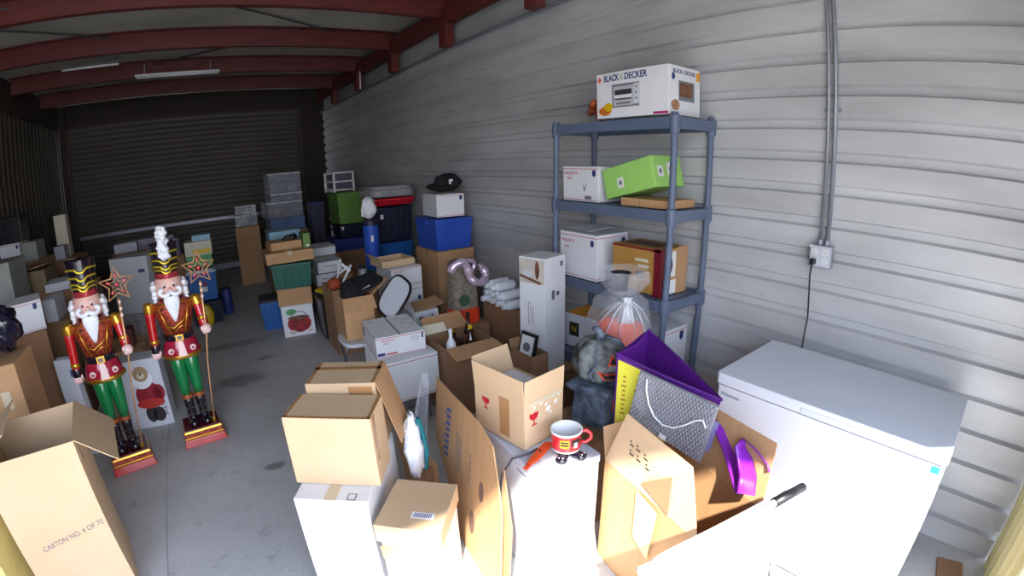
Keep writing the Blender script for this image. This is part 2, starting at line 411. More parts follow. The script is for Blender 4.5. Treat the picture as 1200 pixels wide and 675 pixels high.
pd = bpy.data.lights.new('sky_portal', 'AREA'); pd.shape = 'RECTANGLE'; pd.size = 4.0; pd.size_y = 3.4
try: pd.cycles.is_portal = True
except Exception: pass
po = bpy.data.objects.new('sky_portal', pd); C.objects.link(po); po.location = (0.3, -0.62, 1.7); po.rotation_euler = (R(90), 0, 0)

# ------------------------------------------------------------------ room
WALLX = 2.5
def wall_mat(name, rgb, streak):
    return mat(name, rgb, 0.42, metal=0.15, var=0.10, scale=2.2, streak=streak, bump=0.06, bscale=8)
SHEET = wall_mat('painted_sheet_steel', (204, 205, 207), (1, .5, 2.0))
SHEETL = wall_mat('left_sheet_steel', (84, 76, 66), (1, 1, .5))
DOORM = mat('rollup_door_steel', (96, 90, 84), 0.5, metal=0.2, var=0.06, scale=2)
PURL = mat('red_oxide_steel', (104, 44, 42), 0.55, var=0.12, scale=3, streak=(1, 6, 6))
INSUL = mat('roof_insulation', (186, 186, 176), 0.8, var=0.12, scale=1.5, bump=0.3, bscale=3)
JAMB = mat('beige_painted_steel', (206, 196, 150), 0.5, var=0.05)

def concrete():
    m = bpy.data.materials.new('concrete_floor'); m.use_nodes = True; nt = m.node_tree; b = nt.nodes['Principled BSDF']
    tc = nt.nodes.new('ShaderNodeTexCoord')
    def noise(s, d=6, r=.6):
        n = nt.nodes.new('ShaderNodeTexNoise'); n.inputs['Scale'].default_value = s; n.inputs['Detail'].default_value = d; n.inputs['Roughness'].default_value = r
        nt.links.new(tc.outputs['Object'], n.inputs['Vector']); return n.outputs['Fac']
    def ramp(fac, a, ca, b_, cb):
        r = nt.nodes.new('ShaderNodeValToRGB'); r.color_ramp.elements[0].position = a; r.color_ramp.elements[0].color = ca
        r.color_ramp.elements[1].position = b_; r.color_ramp.elements[1].color = cb; nt.links.new(fac, r.inputs['Fac']); return r.outputs['Color']
    def mul(a, b2, f_=1.0):
        x = nt.nodes.new('ShaderNodeMixRGB'); x.blend_type = 'MULTIPLY'; x.inputs['Fac'].default_value = f_
        nt.links.new(a, x.inputs['Color1']); nt.links.new(b2, x.inputs['Color2']); return x.outputs['Color']
    base = ramp(noise(1.3), .3, (*lin((176, 174, 174)), 1), .75, (*lin((204, 202, 202)), 1))
    spots = ramp(noise(9, 3, .7), .28, (.55, .55, .56, 1), .42, (1, 1, 1, 1))
    fine = ramp(noise(40, 4), .3, (.85, .85, .85, 1), .6, (1, 1, 1, 1))
    col = mul(mul(base, spots, .6), fine, .6)
    # oil stains with shapes of their own
    for (sx, sy, rx, ry, k) in ((.02, 4.25, .26, .17, .55), (-.02, 5.3, .5, .12, .62), (.10, 2.75, .09, .05, .45), (.3, 4.7, .12, .06, .6)):
        mp = nt.nodes.new('ShaderNodeMapping'); mp.vector_type = 'POINT'
        mp.inputs['Location'].default_value = (-sx / rx, -sy / ry, 0); mp.inputs['Scale'].default_value = (1 / rx, 1 / ry, 0)
        nt.links.new(tc.outputs['Object'], mp.inputs['Vector'])
        ln = nt.nodes.new('ShaderNodeVectorMath'); ln.operation = 'LENGTH'; nt.links.new(mp.outputs['Vector'], ln.inputs[0])
        ad = nt.nodes.new('ShaderNodeMath'); ad.operation = 'ADD'; nt.links.new(ln.outputs['Value'], ad.inputs[0])
        n = noise(7, 4, .7); sb = nt.nodes.new('ShaderNodeMath'); sb.operation = 'MULTIPLY_ADD'; sb.inputs[1].default_value = 1.6; sb.inputs[2].default_value = -.8
        nt.links.new(n, sb.inputs[0]); nt.links.new(sb.outputs[0], ad.inputs[1])
        col = mul(col, ramp(ad.outputs[0], .55, (k, k, k, 1), 1.1, (1, 1, 1, 1)))
    nt.links.new(col, b.inputs['Base Color']); b.inputs['Roughness'].default_value = .62
    bp = nt.nodes.new('ShaderNodeBump'); bp.inputs['Strength'].default_value = .12; nt.links.new(noise(60, 4), bp.inputs['Height']); nt.links.new(bp.outputs['Normal'], b.inputs['Normal'])
    return m
CONC = concrete()
# floor slabs with a joint running into the depth and cross joints
mb = MB(); xs = [-2.75, -.605, -.597, 2.55]; ys = [-.62, 5.2, 5.208, 10.35]
for i, (a, b2) in enumerate(((-2.75, -.604), (-.598, 2.55))):
    for (c, d) in ((-.62, 6.4), (6.406, 10.35)): mb.box(((a+b2)/2, (c+d)/2, -.05), (b2-a, d-c, .1))
mb.box((-.1, 4.86, -.056), (5.3, 10.98, .1))
struct('floor', mb, CONC)
struct('ground', MB().box((0, -7.63, -.06), (26, 14, .1)), mat('apron_concrete', (150, 147, 140), .8, var=.06))

def rib_profile(z0, z1, pitch, off, rw, rh, x):
    """points (x, z) of a sheet with narrow trapezoid ribs standing out"""
    pts = [(x, z0)]; k = math.ceil((z0 - off + rw) / pitch)
    while True:
        c = off + k * pitch
        if c + rw/2 > z1: break
        if c - rw/2 > z0: e_ = abs(rh) * .34; pts += [(x, c - rw/2), (x - rh, c - rw/2 + e_), (x - rh, c + rw/2 - e_), (x, c + rw/2)]
        k += 1
    pts.append((x, z1)); return pts
pr = rib_profile(0.0, 2.955, .1640, 1.625, .058, -.030, WALLX)
mb = MB(); n = len(pr)
ysq = [-.45, 2.0, 4.5, 7.0, 10.3]
vs = [(x, y, z) for y in ysq for x, z in pr] + [(WALLX + .06, y, z) for y in (ysq[0], ysq[-1]) for z in (0, 2.955)]
fs = [(k*n + i, (k+1)*n + i, (k+1)*n + i + 1, k*n + i + 1) for k in range(len(ysq)-1) for i in range(n-1)]
mb.add(vs, fs); mb.box((WALLX + .06, 4.95, 1.74), (.05, 10.9, 3.48))
for (y, z) in ((.95, 2.64), (.86, 2.38), (1.02, 2.12), (1.0, 1.9), (1.05, 1.58), (1.14, 1.02), (3.3, 2.0), (2.9, 2.5), (4.5, 2.3)): mb.ball((WALLX - .002, y, z), (.004, .008, .008), 8, 5)
struct('wall_right', mb, SHEET)
# left wall, vertical ribs
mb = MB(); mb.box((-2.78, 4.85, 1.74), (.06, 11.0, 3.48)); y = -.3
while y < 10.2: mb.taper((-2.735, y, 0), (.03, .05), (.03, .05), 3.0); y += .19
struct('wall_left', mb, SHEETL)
# back wall and its roll-up door
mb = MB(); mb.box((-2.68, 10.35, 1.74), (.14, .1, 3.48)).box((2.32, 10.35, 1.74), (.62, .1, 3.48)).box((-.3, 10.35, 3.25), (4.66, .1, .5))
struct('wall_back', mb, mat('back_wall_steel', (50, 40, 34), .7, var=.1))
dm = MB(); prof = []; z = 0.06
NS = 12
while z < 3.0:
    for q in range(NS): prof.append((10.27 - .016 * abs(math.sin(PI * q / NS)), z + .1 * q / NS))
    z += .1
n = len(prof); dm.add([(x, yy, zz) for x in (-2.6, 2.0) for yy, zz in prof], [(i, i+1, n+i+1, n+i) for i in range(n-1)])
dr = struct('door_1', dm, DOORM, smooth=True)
MB().box((-.3, 10.25, .05), (4.6, .05, .1)).build('bottom_bar', STEEL, dr)
MB().box((-.3, 10.235, 1.0), (4.58, .03, .06)).build('lock_bar', STEEL, dr)
for s, x in ((-1, -2.58), (1, 1.98)): MB().box((x, 10.24, 1.5), (.06, .06, 3.0)).build('guide_track', mat('dark_track', (70, 60, 52), .6), dr)
# roof, purlins, eave beam, bracing
struct('ceiling', MB().box((-.1, 4.86, 3.51), (5.4, 11.0, .06)), INSUL)
for i, y in enumerate((.15, 1.6, 3.04, 4.49, 5.94, 7.39, 8.84)):
    mb = MB().box((-.12, y, 3.36), (5.1, .012, .2)).box((-.12, y + .035, 3.262), (5.1, .07, .012)).box((-.12, y - .035, 3.466), (5.1, .07, .012))
    mb.box((2.2, y - .012, 3.34), (.4, .012, .16))
    for k in range(6): mb.ball((2.06 + .06 * k, y - .02, 3.34 + (.03 if k % 2 else -.03)), .008, 6, 4)
    o = mb.build('roof_purlin', PURL); tag(o, None, None); o['kind'] = 'structure'
    o = MB().box((2.36, y - .07, 3.06), (.10, .14, .24)).build('beam_bracket', PURL); o['kind'] = 'structure'
mb = MB().box((2.34, 4.9, 3.27), (.012, 10.6, .2)).box((2.38, 4.9, 3.176), (.08, 10.6, .012)); o = mb.build('eave_beam', PURL); o['kind'] = 'structure'
struct('trim_1', MB().box((2.47, 4.9, 2.965), (.05, 10.7, .02)), STEEL)
for a, b2 in (((-.3, 4.6, 3.43), (1.6, 5.9, 3.43)), ((1.2, 5.98, 3.42), (-.6, 7.4, 3.42)), ((-2.3, 4.3, 3.4), (-1.3, 4.6, 3.4)), ((-2.6, 4.6, 3.42), (-1.0, 5.9, 3.42))):
    o = MB().tube([a, b2], .012, 8).build('roof_brace', mat('brace_steel', (70, 72, 70), .6)); o['kind'] = 'structure'
# front of the unit: left return, made-up sloping sun blocker, right door post
struct('wall_front', MB().box((-2.45, -.52, 1.74), (.60, .08, 3.48)), SHEETL)  # out of view; width set to dim the left side
hd = MB().panel([(-2.75, -.6, 3.5), (2.56, -.6, 3.5), (2.56, -.6, BLOCKER_Z - .82 * 2.56), ((BLOCKER_Z-3.12)/.82, -.6, 3.12), (-2.75, -.6, 3.12)], .04)  # added unseen panel, slanted to keep direct sun off the freezer lid
struct('sun_blocker', hd, SHEETL)
struct('wall_front', MB().box((2.07, -.50, 1.75), (.86, .04, 3.5)), JAMB)
mb = MB()
for x_ in (1.68, 1.84, 2.02, 2.16, 2.30, 2.44): mb.box((x_, -.465, 1.75), (.03, .03, 3.5))
struct('trim_3', mb, JAMB)

# ------------------------------------------------------------------ chest freezer by the right wall
fz = thing('chest_freezer', 'large white chest freezer with grey-lit lid standing against the ribbed wall', 'freezer', (2.045, .463, 0), (0, 0, R(-90)))
DIM[fz.name] = (1.0, .565, .85)     # local -y faces into the room
MB().rbox((0, 0, .405), (.99, .55, .77), .012).build('cabinet', ENAMEL, fz, bevel=.004)
lid = MB().rbox((0, -.004, .825), (1.0, .572, .05), .016).build('lid', ENAMEL, fz, bevel=.008)
MB().box((0, -.002, .797), (.985, .545, .008)).build('lid_gasket', GREYINK, fz)
MB().rbox((.02, -.286, .815), (.24, .012, .026), .005).build('lid_handle', ENAMELG, lid, bevel=.003)
for x in (-.42, .42): MB().box((x, 0, .012), (.06, .4, .024)).build('foot', BLACKP, fz)
MB().box((0, .02, .012), (.9, .45, .02)).build('base_plinth', BLACKP, fz)
text(fz, 'front', .075, .885, .026, 'Hisense', GREYINK, lift=-.0065, sx=1.1)
decal(fz, 'front', .962, .905, .034, .026, mat('teal_label', (40, 160, 196), .4), 'energy_label', lift=-.006)

# ------------------------------------------------------------------ shelving rack (leans slightly toward the wall)
RX, RY, RW, RD, RH = 2.095, 2.49, .95, .36, 1.97
rk = thing('shelving_rack', 'tall slate-blue plastic shelving rack against the ribbed wall', 'shelving unit', (0, 0, 0))
TX, TY = .03, -.02
def rp(u, v, z): return (RX + v * RD + TX * z / RH, RY - u * RW + TY * z / RH, z)
SH = (1.97, 1.470, .965, .44)
for u in (0, 1):
    for v in (0, 1):
        segs = [0] + sorted(SH)
        mb = MB(); rings = []
        for k in range(len(segs)):
            z0 = segs[k]; z1 = segs[k+1] - .055 if k + 1 < len(segs) else 1.99
            if z1 - z0 < .03: z1 = z0 + .03
            mb.tube([rp(u, v, z0), rp(u, v, min(z1, 1.995))], .019, 14)
        mb.build('post', RACK, rk, smooth='auto')
for z in SH:
    mb = MB(); cx, cy, _ = rp(.5, .5, z)
    t = .062
    mb.box((cx - RD/2 - .012, cy, z - t/2), (.022, RW + .03, t)).box((cx + RD/2 + .012, cy, z - t/2), (.022, RW + .03, t))
    mb.box((cx, cy - RW/2 - .012, z - t/2), (RD + .03, .022, t)).box((cx, cy + RW/2 + .012, z - t/2), (RD + .03, .022, t))
    for k in range(11): mb.box((cx, cy - RW/2 + .05 + (RW - .1) * k / 10, z - .010), (RD + .02, .05, .012))
    for k in range(3): mb.box((cx - RD/3 + RD/3 * k, cy, z - .022), (.02, RW, .02))
    for u in (0, 1):
        for v in (0, 1):
            p = rp(u, v, z); mb.lathe([(.026, z - .085), (.030, z - .06), (.030, z + .006), (.024, z + .012)], (p[0], p[1], 0), 14)
    mb.build('shelf', RACK, rk, bevel=.002)

bd = carton('white toaster oven carton with blue lettering on the rack top', 2.118, 2.085, -90, .53, .30, 1.985, .268, WHITE, WTAPE, None, name='appliance_carton')
text(bd, 'front', .225, .865, .052, 'BLACK', NAVY, bold=.0013, width=.118); text(bd, 'front', .372, .865, .050, '&', mat('pale_green_ink', (150, 176, 150), .5), width=.024); text(bd, 'front', .57, .865, .052, 'DECKER', NAVY, bold=.0013, width=.165)
decal(bd, 'front', .05, .86, .03, .04, mat('orange_logo', (226, 96, 60), .5), 'logo_mark', poly=[(-.5, 0), (0, -.5), (.5, 0), (0, .5)])
decal(bd, 'front', .43, .47, .205, .135, GREYP, 'oven_picture')
decal(bd, 'front', .40, .46, .150, .112, mat('picture_silver', (190, 192, 200), .3), 'oven_picture', lift=.0014)
decal(bd, 'front', .40, .485, .128, .058, mat('picture_dark', (64, 62, 72), .3), 'oven_picture', lift=.0022)
decal(bd, 'front', .40, .445, .128, .020, WHITE, 'oven_picture', lift=.0030)
decal(bd, 'front', .40, .30, .11, .010, GREYP, 'oven_picture', lift=.0022)
decal(bd, 'front', .585, .48, .040, .115, WHITEB, 'oven_picture', lift=.0022)
for v_ in (.62, .50, .38): decal(bd, 'front', .585, v_, .014, .014, GREYP, 'oven_knob', ell=10, lift=.0030)
decal(bd, 'front', .13, .16, .10, .055, mat('fruit_orange', (220, 120, 40), .5, var=.3, scale=60), 'fruit_picture', ell=14)
decal(bd, 'front', .18, .24, .07, .05, YELLOW, 'fruit_picture', ell=14, lift=.0012)
decal(bd, 'front', .90, .04, .10, .014, mat('printed_magenta', (170, 30, 110), .5), 'printed_stripe')
text(bd, 'right', .27, .88, .030, 'BLACK', NAVY, bold=.0007, width=.085); text(bd, 'right', .45, .88, .028, '&', mat('pale_green_ink', (150, 176, 150), .5), width=.014); text(bd, 'right', .66, .88, .030, 'DECKER', NAVY, bold=.0007, width=.105)
decal(bd, 'right', .55, .50, .15, .11, GREYP, 'oven_picture'); decal(bd, 'right', .53, .52, .12, .075, BROWNPIC, 'oven_picture', lift=.0014)
decal(bd, 'right', .2, .2, .08, .06, mat('printed_food', (190, 140, 110), .6, var=.3, scale=50), 'fruit_picture', ell=10)
decal(bd, 'right', .14, .77, .03, .04, NAVY, 'seal_mark', ell=12); decal(bd, 'right', .93, .85, .035, .05, ORANGEP, 'seal_mark')

# orange autumn garland behind the oven carton
g = MB(); random.seed(3)
for k in range(26):
    a = random.random()*6.28; g.ball((random.uniform(-.05, .06), random.uniform(-.07, .05), .03 + random.random()*.13*(1 - .2*random.random())), (.03, .022, .028), 7, 5, M=Matrix.Rotation(a, 3, 'X'))
o = g.build('autumn_garland', mat('orange_fabric', (176, 84, 44), .8, var=.4, scale=12, bump=.5), smooth=True); o.location = (2.26, 2.20, 1.985); tag(o, 'orange and rust autumn decoration behind the toaster oven carton', 'decoration')

mail_box('white mailing box on the second shelf, left of the green box', 2.155, 2.44, -90, .33, .22, 1.472, .225, second=None)
o = [x for x in C.objects if x.name.startswith('mailing_box')][-1]
decal(o, 'front', .62, .42, .05, .06, GREYINK, 'logo_mark', poly=[(-.4, .5), (-.1, -.4), (.0, -.5), (.1, -.4), (.4, .5), (.15, .1), (0, -.2), (-.15, .1)]); decal(o, 'front', .72, .12, .06, .022, GREYINK, 'barcode')
sb = carton('shallow brown tray carton beneath the tipped green box', 2.135, 1.905, -90, .345, .26, 1.474, .046, CARDG, TAPE, None)
decal(sb, 'front', .42, .5, .002, .06, CARD2, 'seam')
# lime box tipped, its left end low on the shelf
lb = MB().box((0, 0, .09), (.39, .27, .18)).build('tipped_gift_box', LIME, bevel=.003); DIM[lb.name] = (.39, .27, .18)
lb.rotation_mode = 'XYZ'; lb.location = (2.285, 1.845, 1.546); lb.rotation_euler = (0, R(-14), R(-91)); tag(lb, 'lime green paperboard box tipped on the second rack shelf', 'box')
for fc, u, v, s in (('front', .35, .42, .05), ('right', .25, .5, .05), ('right', .62, .55, .07)): decal(lb, fc, u, v, s, s*1.2, PAPER, 'sticker'); decal(lb, fc, u, v, s*.5, s*.6, GREYINK, 'printed_label', lift=.0012, ell=8)

m3 = mail_box('big white mailing box with red stripes on the third rack shelf', 2.125, 2.44, -90, .35, .30, .967, .300, second='right')
MB().panel([(-.16, -.1, .317), (.1, -.14, .317), (.12, .05, .335), (-.1, .1, .335)], .002).build('top_flap', WHITE, m3)
decal(m3, 'right', .84, .80, .035, .055, NAVY, 'shield_mark', poly=SHIELD)
b3 = carton('ochre carton with dark red corner bands on the third rack shelf', 2.152, 1.975, -90, .37, .26, .970, .27, mat('ochre_paperboard', (186, 138, 66), .5, var=.06), WTAPE, None)
decal(b3, 'right', .08, .5, .05, .283, mat('printed_maroon', (120, 16, 36), .5), 'printed_band'); decal(b3, 'front', .93, .5, .05, .283, mat('printed_maroon', (120, 16, 36), .5), 'printed_band')
decal(b3, 'front', .5, .97, .37, .012, mat('printed_maroon', (120, 16, 36), .5), 'printed_band')
decal(b3, 'right', .34, .66, .11, .15, PAPER, 'printed_panel'); decal(b3, 'right', .34, .16, .13, .085, PAPER, 'printed_panel'); decal(b3, 'right', .34, .64, .05, .10, BLACK, 'printed_figure', ell=10, lift=.0012)
decal(b3, 'right', .8, .5, .11, .28, CARD, 'printed_panel', lift=.0012); decal(b3, 'top', .45, .5, .26, .13, BROWNPIC, 'printed_panel'); decal(b3, 'front', .62, .72, .10, .018, CREAM, 'printed_panel'); decal(b3, 'front', .66, .60, .08, .016, CREAM, 'printed_panel'); decal(b3, 'front', .60, .40, .08, .05, BROWNINK, 'printed_figure', ell=9)
b4 = carton('white carton with orange top on the lowest visible rack shelf', 2.15, 2.42, -82, .30, .26, .442, .24, WHITEB, None, None)
decal(b4, 'top', .5, .5, .28, .24, ORANGEP, 'orange_lid'); decal(b4, 'front', .3, .55, .085, .10, BLACK, 'printed_label'); text(b4, 'front', .3, .55, .06, 'N', YELLOW, lift=.002)
m4 = mail_box('white mailing box under the ochre carton, near end of rack', 2.135, 1.93, -90, .35, .30, .442, .31, second='right')
decal(m4, 'right', .80, .80, .04, .06, NAVY, 'shield_mark', poly=SHIELD)

# ------------------------------------------------------------------ conduit, socket box and freezer cord on the right wall
cd = thing('wall_conduit', 'pair of grey steel conduits running down the wall to the sockets', 'conduit', (2.47, .81, 0))
MB().tube([(0, -.018, 1.355), (0, -.018, 3.45)], .0115, 12).build('conduit_pipe', STEEL, cd, smooth=True)
MB().tube([(0, .018, 1.355), (0, .018, 3.45)], .0095, 12).build('conduit_pipe', STEEL, cd, smooth=True)
for z in (2.02, 2.9): MB().box((.012, 0, z), (.012, .085, .018)).build('strap', STEEL, cd)
for s in (-1, 1): MB().lathe([(.016, 0), (.016, .02), (.013, .03)], (0, s*.018, 1.352), 12).build('connector', STEEL, cd)
sk = thing('wall_socket', 'grey metal double socket box on the wall above the freezer', 'socket', (2.462, .812, 1.30), (0, 0, R(-90))); DIM[sk.name] = (.115, .04, .115)
MB().rbox((0, 0, .0), (.118, .045, .112), .006).build('socket_box', STEEL, sk, bevel=.003)
MB().box((0, -.0245, 0), (.108, .003, .104)).build('cover_plate', ENAMELG, sk, bevel=.001)
for sx in (-.027, .027):
    for sz in (-.022, .022):
        r_ = MB().lathe([(.0165, 0), (.0165, .004)], (sx, -.0262, sz), 16, M=Matrix.Rotation(R(90), 3, 'X')).build('socket_face', PLUG, sk)
        MB().box((sx - .006, -.031, sz + .003), (.002, .001, .009)).box((sx + .006, -.031, sz + .003), (.002, .001, .009)).box((sx, -.031, sz - .008), (.004, .001, .004)).build('slots', BLACK, r_)
MB().box((-.053, -.028, .048), (.012, .004, .012)).build('screw', PLUG, sk)
pg = thing('power_cord', 'black plug and cord hanging from the socket behind the freezer', 'cord', (0, 0, 0))
MB().box((2.416, .839, 1.274), (.036, .026, .03)).build('plug', BLACKP, pg, bevel=.005)
MB().tube([(2.405, .839, 1.262), (2.404, .842, 1.20), (2.415, .835, 1.08), (2.425, .83, .98), (2.40, .825, .90), (2.385, .82, .80), (2.38, .82, .6)], .0045, 8).build('cord', BLACKP, pg, smooth=True)
o = MB().panel([(0, 0, 0), (.26, .05, .0), (.22, .19, .006), (-.03, .14, .006)], -.012).build('flat_cardboard', CARD2); o.location = (2.12, -.38, .002); tag(o, 'flat scrap of brown cardboard on the floor beyond the freezer end', 'cardboard')

# ------------------------------------------------------------------ foreground pile, left part
wa = carton('overexposed tall white carton under the tan double-stacked cartons', .089, 1.617, -33.7, .298, .50, 0, .548, WHITE, WTAPE, 'depth', name='white_carton')
decal(wa, 'top', .78, .05, .035, .04, GREYINK, 'printed_mark'); decal(wa, 'top', .78, .05, .025, .03, WHITE, 'printed_mark', lift=.0012)
decal(wa, 'front', .75, .08, .06, .03, GREYINK, 'printed_mark')
bf = carton('tan carton with blank sunlit front on the tall white carton', .126, 1.708, -34, .352, .195, .55, .303, CARD3, TAPE, None)
mb = MB().box((-.168, 0, .3036), (.014, .19, .001)).box((.168, 0, .3036), (.014, .19, .001)).box((0, -.09, .3036), (.35, .014, .001)); mb.box((.1766, -.06, .2), (.001, .03, .2)); mb.build('tape_strip', TAPE, bf)
br = carton('tan carton standing just behind the blank sunlit one, one flap hanging open', .262, 1.876, -31, .300, .225, .55, .338, CARD3, TAPE, None)
mb = MB().box((-.14, 0, .3386), (.016, .22, .001)).box((.14, 0, .3386), (.016, .22, .001)).box((.0, .04, .3386), (.3, .03, .001)).box((.085, -.1131, .30), (.10, .001, .045)); mb.build('tape_strip', TAPE, br)
MB().panel([(.153, -.11, .336), (.153, .11, .336), (.235, .11, .04), (.225, -.08, .03)], -.004).build('flap', CARD, br)

wb = open_carton('white open carton with torn brown rim under the flat tan carton', .350, 1.410, -42, .235, .28, 0, .375, {}, WHITE, name='open_white_carton')
MB().panel([(-.12, -.152, .36), (-.02, -.152, .372), (.10, -.165, .33), (.02, -.19, .28), (-.11, -.16, .30)], .003).build('torn_flap', CARD, wb)
fc = carton('flat tan carton with a barcode label lying on the white open carton', .330, 1.408, -42, .262, .292, .385, .085, CARD3, TAPE, None)
decal(fc, 'top', .66, .28, .09, .035, PAPER, 'barcode_label'); 
for k in range(9): decal(fc, 'top', .54 + .03*k, .28, .004, .024, BLUEINK, 'barcode', lift=.0012)
decal(fc, 'front', .5, .35, .25, .05, WHITE, 'printed_panel')

# folded cardboard sheet standing on edge
def SX(y, z): return .74 + .175 * (y - 1.2) + .12 * (z - .2)
def SP(y, z, e=0): return (SX(y, z) - e, y, z)
sh = MB().panel([SP(1.80, .004), SP(1.80, .20), SP(2.02, .34), SP(2.04, .672), SP(1.47, .716), SP(1.324, .687), SP(1.20, .46), SP(1.15, .004)], .006).build('standing_cardboard_sheet', CARDG)
tag(sh, 'tall tan folded cardboard sheet with blue lettering standing in the front pile', 'cardboard')
def sheet_patch(y, z, wy, hz, m, nm, rot=0, ell=0):
    pts = []
    for i in range(ell or 4):
        a = 2*PI*i/(ell or 4) + (0 if ell else PI/4); k = 1 if ell else 1.414
        u, v = math.cos(a)*wy/2*k, math.sin(a)*hz/2*k; uu, vv = u*math.cos(rot) - v*math.sin(rot), u*math.sin(rot) + v*math.cos(rot)
        pts.append(SP(y - uu, z + vv, .0015))
    return MB().panel(pts, .001).build(nm, m, sh)
def sheet_text(y, z, size, s, m, rot):
    cu = bpy.data.curves.new('lettering', 'FONT'); cu.body = s; cu.size = size; cu.align_x = 'CENTER'; cu.align_y = 'CENTER'; cu.extrude = .0003
    tmp = bpy.data.objects.new('tmp', cu); me = bpy.data.meshes.new_from_object(tmp); bpy.data.objects.remove(tmp); bpy.data.curves.remove(cu)
    me.materials.clear(); me.materials.append(m)
    U = Vector((SX(1, 0) - SX(2, 0), -1, 0)).normalized(); V = (Vector((.12, 0, 1)) - U * Vector((.12, 0, 1)).dot(U)).normalized(); N = U.cross(V)
    M = Matrix((U, V, N)).transposed().to_4x4(); M.translation = Vector(SP(y, z)) + N * .002
    M = M @ Matrix.Rotation(rot, 4, 'Z')
    t = bpy.data.objects.new('lettering', me); C.objects.link(t); t.parent = sh; t.matrix_local = M
random.seed(11)
for k in range(8):                                   # faded blue block lettering, unreadable
    z_ = .33 + .036*k; y_ = 1.85 - .004*k; hh = .030; ww = .060
    q = [SP(y_ + ww/2, z_ - .008, .0015), SP(y_ - ww/2, z_ + .008, .0015), SP(y_ - ww/2, z_ + .008 + hh*.72, .0015), SP(y_ + ww/2, z_ - .008 + hh*.72, .0015)]
    c_ = MB().panel(q, .001)
    if k % 2 == 0: c_.panel([SP(y_ + .052, z_ + .004, .0015), SP(y_ + .040, z_ + .006, .0015), SP(y_ + .040, z_ + .024, .0015), SP(y_ + .052, z_ + .022, .0015)], .001)
    c_.build('faded_lettering', BLUEINK, sh)
for y_, z0_, n_ in ((1.70, .36, 6), (1.675, .36, 6), (1.65, .38, 5), (1.53, .38, 5)):
    for k in range(n_): sheet_patch(y_, z0_ + .034*k, .010, .024, GREYINK, 'faded_print')
sheet_patch(1.40, .42, .05, .10, BROWNINK, 'printed_stamp', 0, 14); sheet_patch(1.48, .20, .06, .13, BROWNINK, 'printed_stamp', 0, 14)
MB().panel([SP(1.25, .05, -.02), SP(1.13, .02, -.03), SP(1.16, .40, -.03), SP(1.25, .62, -.02)], .004).build('folded_leaf', CARD, sh)
MB().panel([(.72, 2.02, .01), (.815, 1.87, .01), (.84, 1.90, .24), (.80, 2.0, .33), (.70, 2.08, .37)], .004).build('folded_leaf', CARD, sh)
sg = MB().panel([(.925, 2.10, .69), (.90, 2.13, .66), (.84, 2.16, .40), (.80, 2.18, .004), (.845, 2.10, .004), (.88, 2.06, .44), (.905, 2.06, .6)], .002).build('clear_plastic_film', mat('clear_film_sheet', (210, 214, 224), .1, alpha=.35, bump=.5, bscale=10))
tag(sg, 'strip of clear plastic film standing at the far edge of the cardboard sheet', 'plastic film')
tb = MB().ball((0, 0, .16), (.042, .030, .17), 14, 10, wob=lambda a, t: 1 + .16*math.sin(5*a + 3*t) + .08*math.sin(9*t)).build('crumpled_bag', SNOW, smooth=True)
tb.location = (.672, 1.765, .332); tag(tb, 'crumpled white bag with teal edge tucked between tan cartons', 'bag')
MB().tube([(.045, 0, .03), (.056, -.01, .12), (.05, 0, .22), (.03, 0, .31)], .013, 7).build('teal_edge', TEAL, tb)
sp = carton('low brown carton on the floor under the crumpled white and teal bag', .60, 1.70, -31, .09, .18, 0, .33, CARD2, None, None)

# ------------------------------------------------------------------ small white chest freezer and what stands on it
sf = MB().rbox((0, 0, .28), (.285, .50, .56), .015).build('small_chest_freezer', ENAMEL, bevel=.004); place(sf, .918, 1.131, -2.9, .285, .50, 0, .6)
tag(sf, 'small white chest freezer with grey lid, the fragile carton and red mug on top', 'freezer')
MB().rbox((0, 0, .58), (.292, .506, .038), .016).build('lid', LIDGREY, sf, bevel=.006)
MB().rbox((.02, -.03, .6005), (.20, .34, .002), .03).build('lid_panel', ENAMEL, sf)
text(sf, 'left', .70, .90, .020, 'Hisense', GREYINK, lift=.001)

fg = open_carton('tan open carton with two red wineglass marks on the small freezer', .972, 1.322, 8, .23, .305, .603, .208,
                 {'front': (.105, 2, .0, .0), 'left': (.11, 4, .0, .0), 'back': (.115, 12, .05, .05)}, CARD3)
DIM[fg.name] = (.23, .305, .208)
MB().box((0, 0, .19), (.21, .285, .03)).build('foam_tray', WHITEB, fg, bevel=.004)
glassicon(fg, 'left', .24, .66, .055); glassicon(fg, 'front', .24, .62, .06)
decal(fg, 'left', .62, .55, .06, .18, TAPE, 'tape_strip'); decal(fg, 'front', .55, .95, .2, .018, WTAPE, 'tape_strip')
for u, v, s in ((.25, .86, .010), (.42, .90, .014), (.55, .82, .012), (.60, .70, .02), (.72, .93, .012), (.80, .78, .016), (.66, .60, .010), (.35, .66, .008), (.88, .9, .008)):
    decal(fg, 'front', u, v, s*1.5, s, PAPER, 'sun_fleck', rot=35, ell=7)  # spots of sunlight leaking through gaps, painted on as pale ellipses

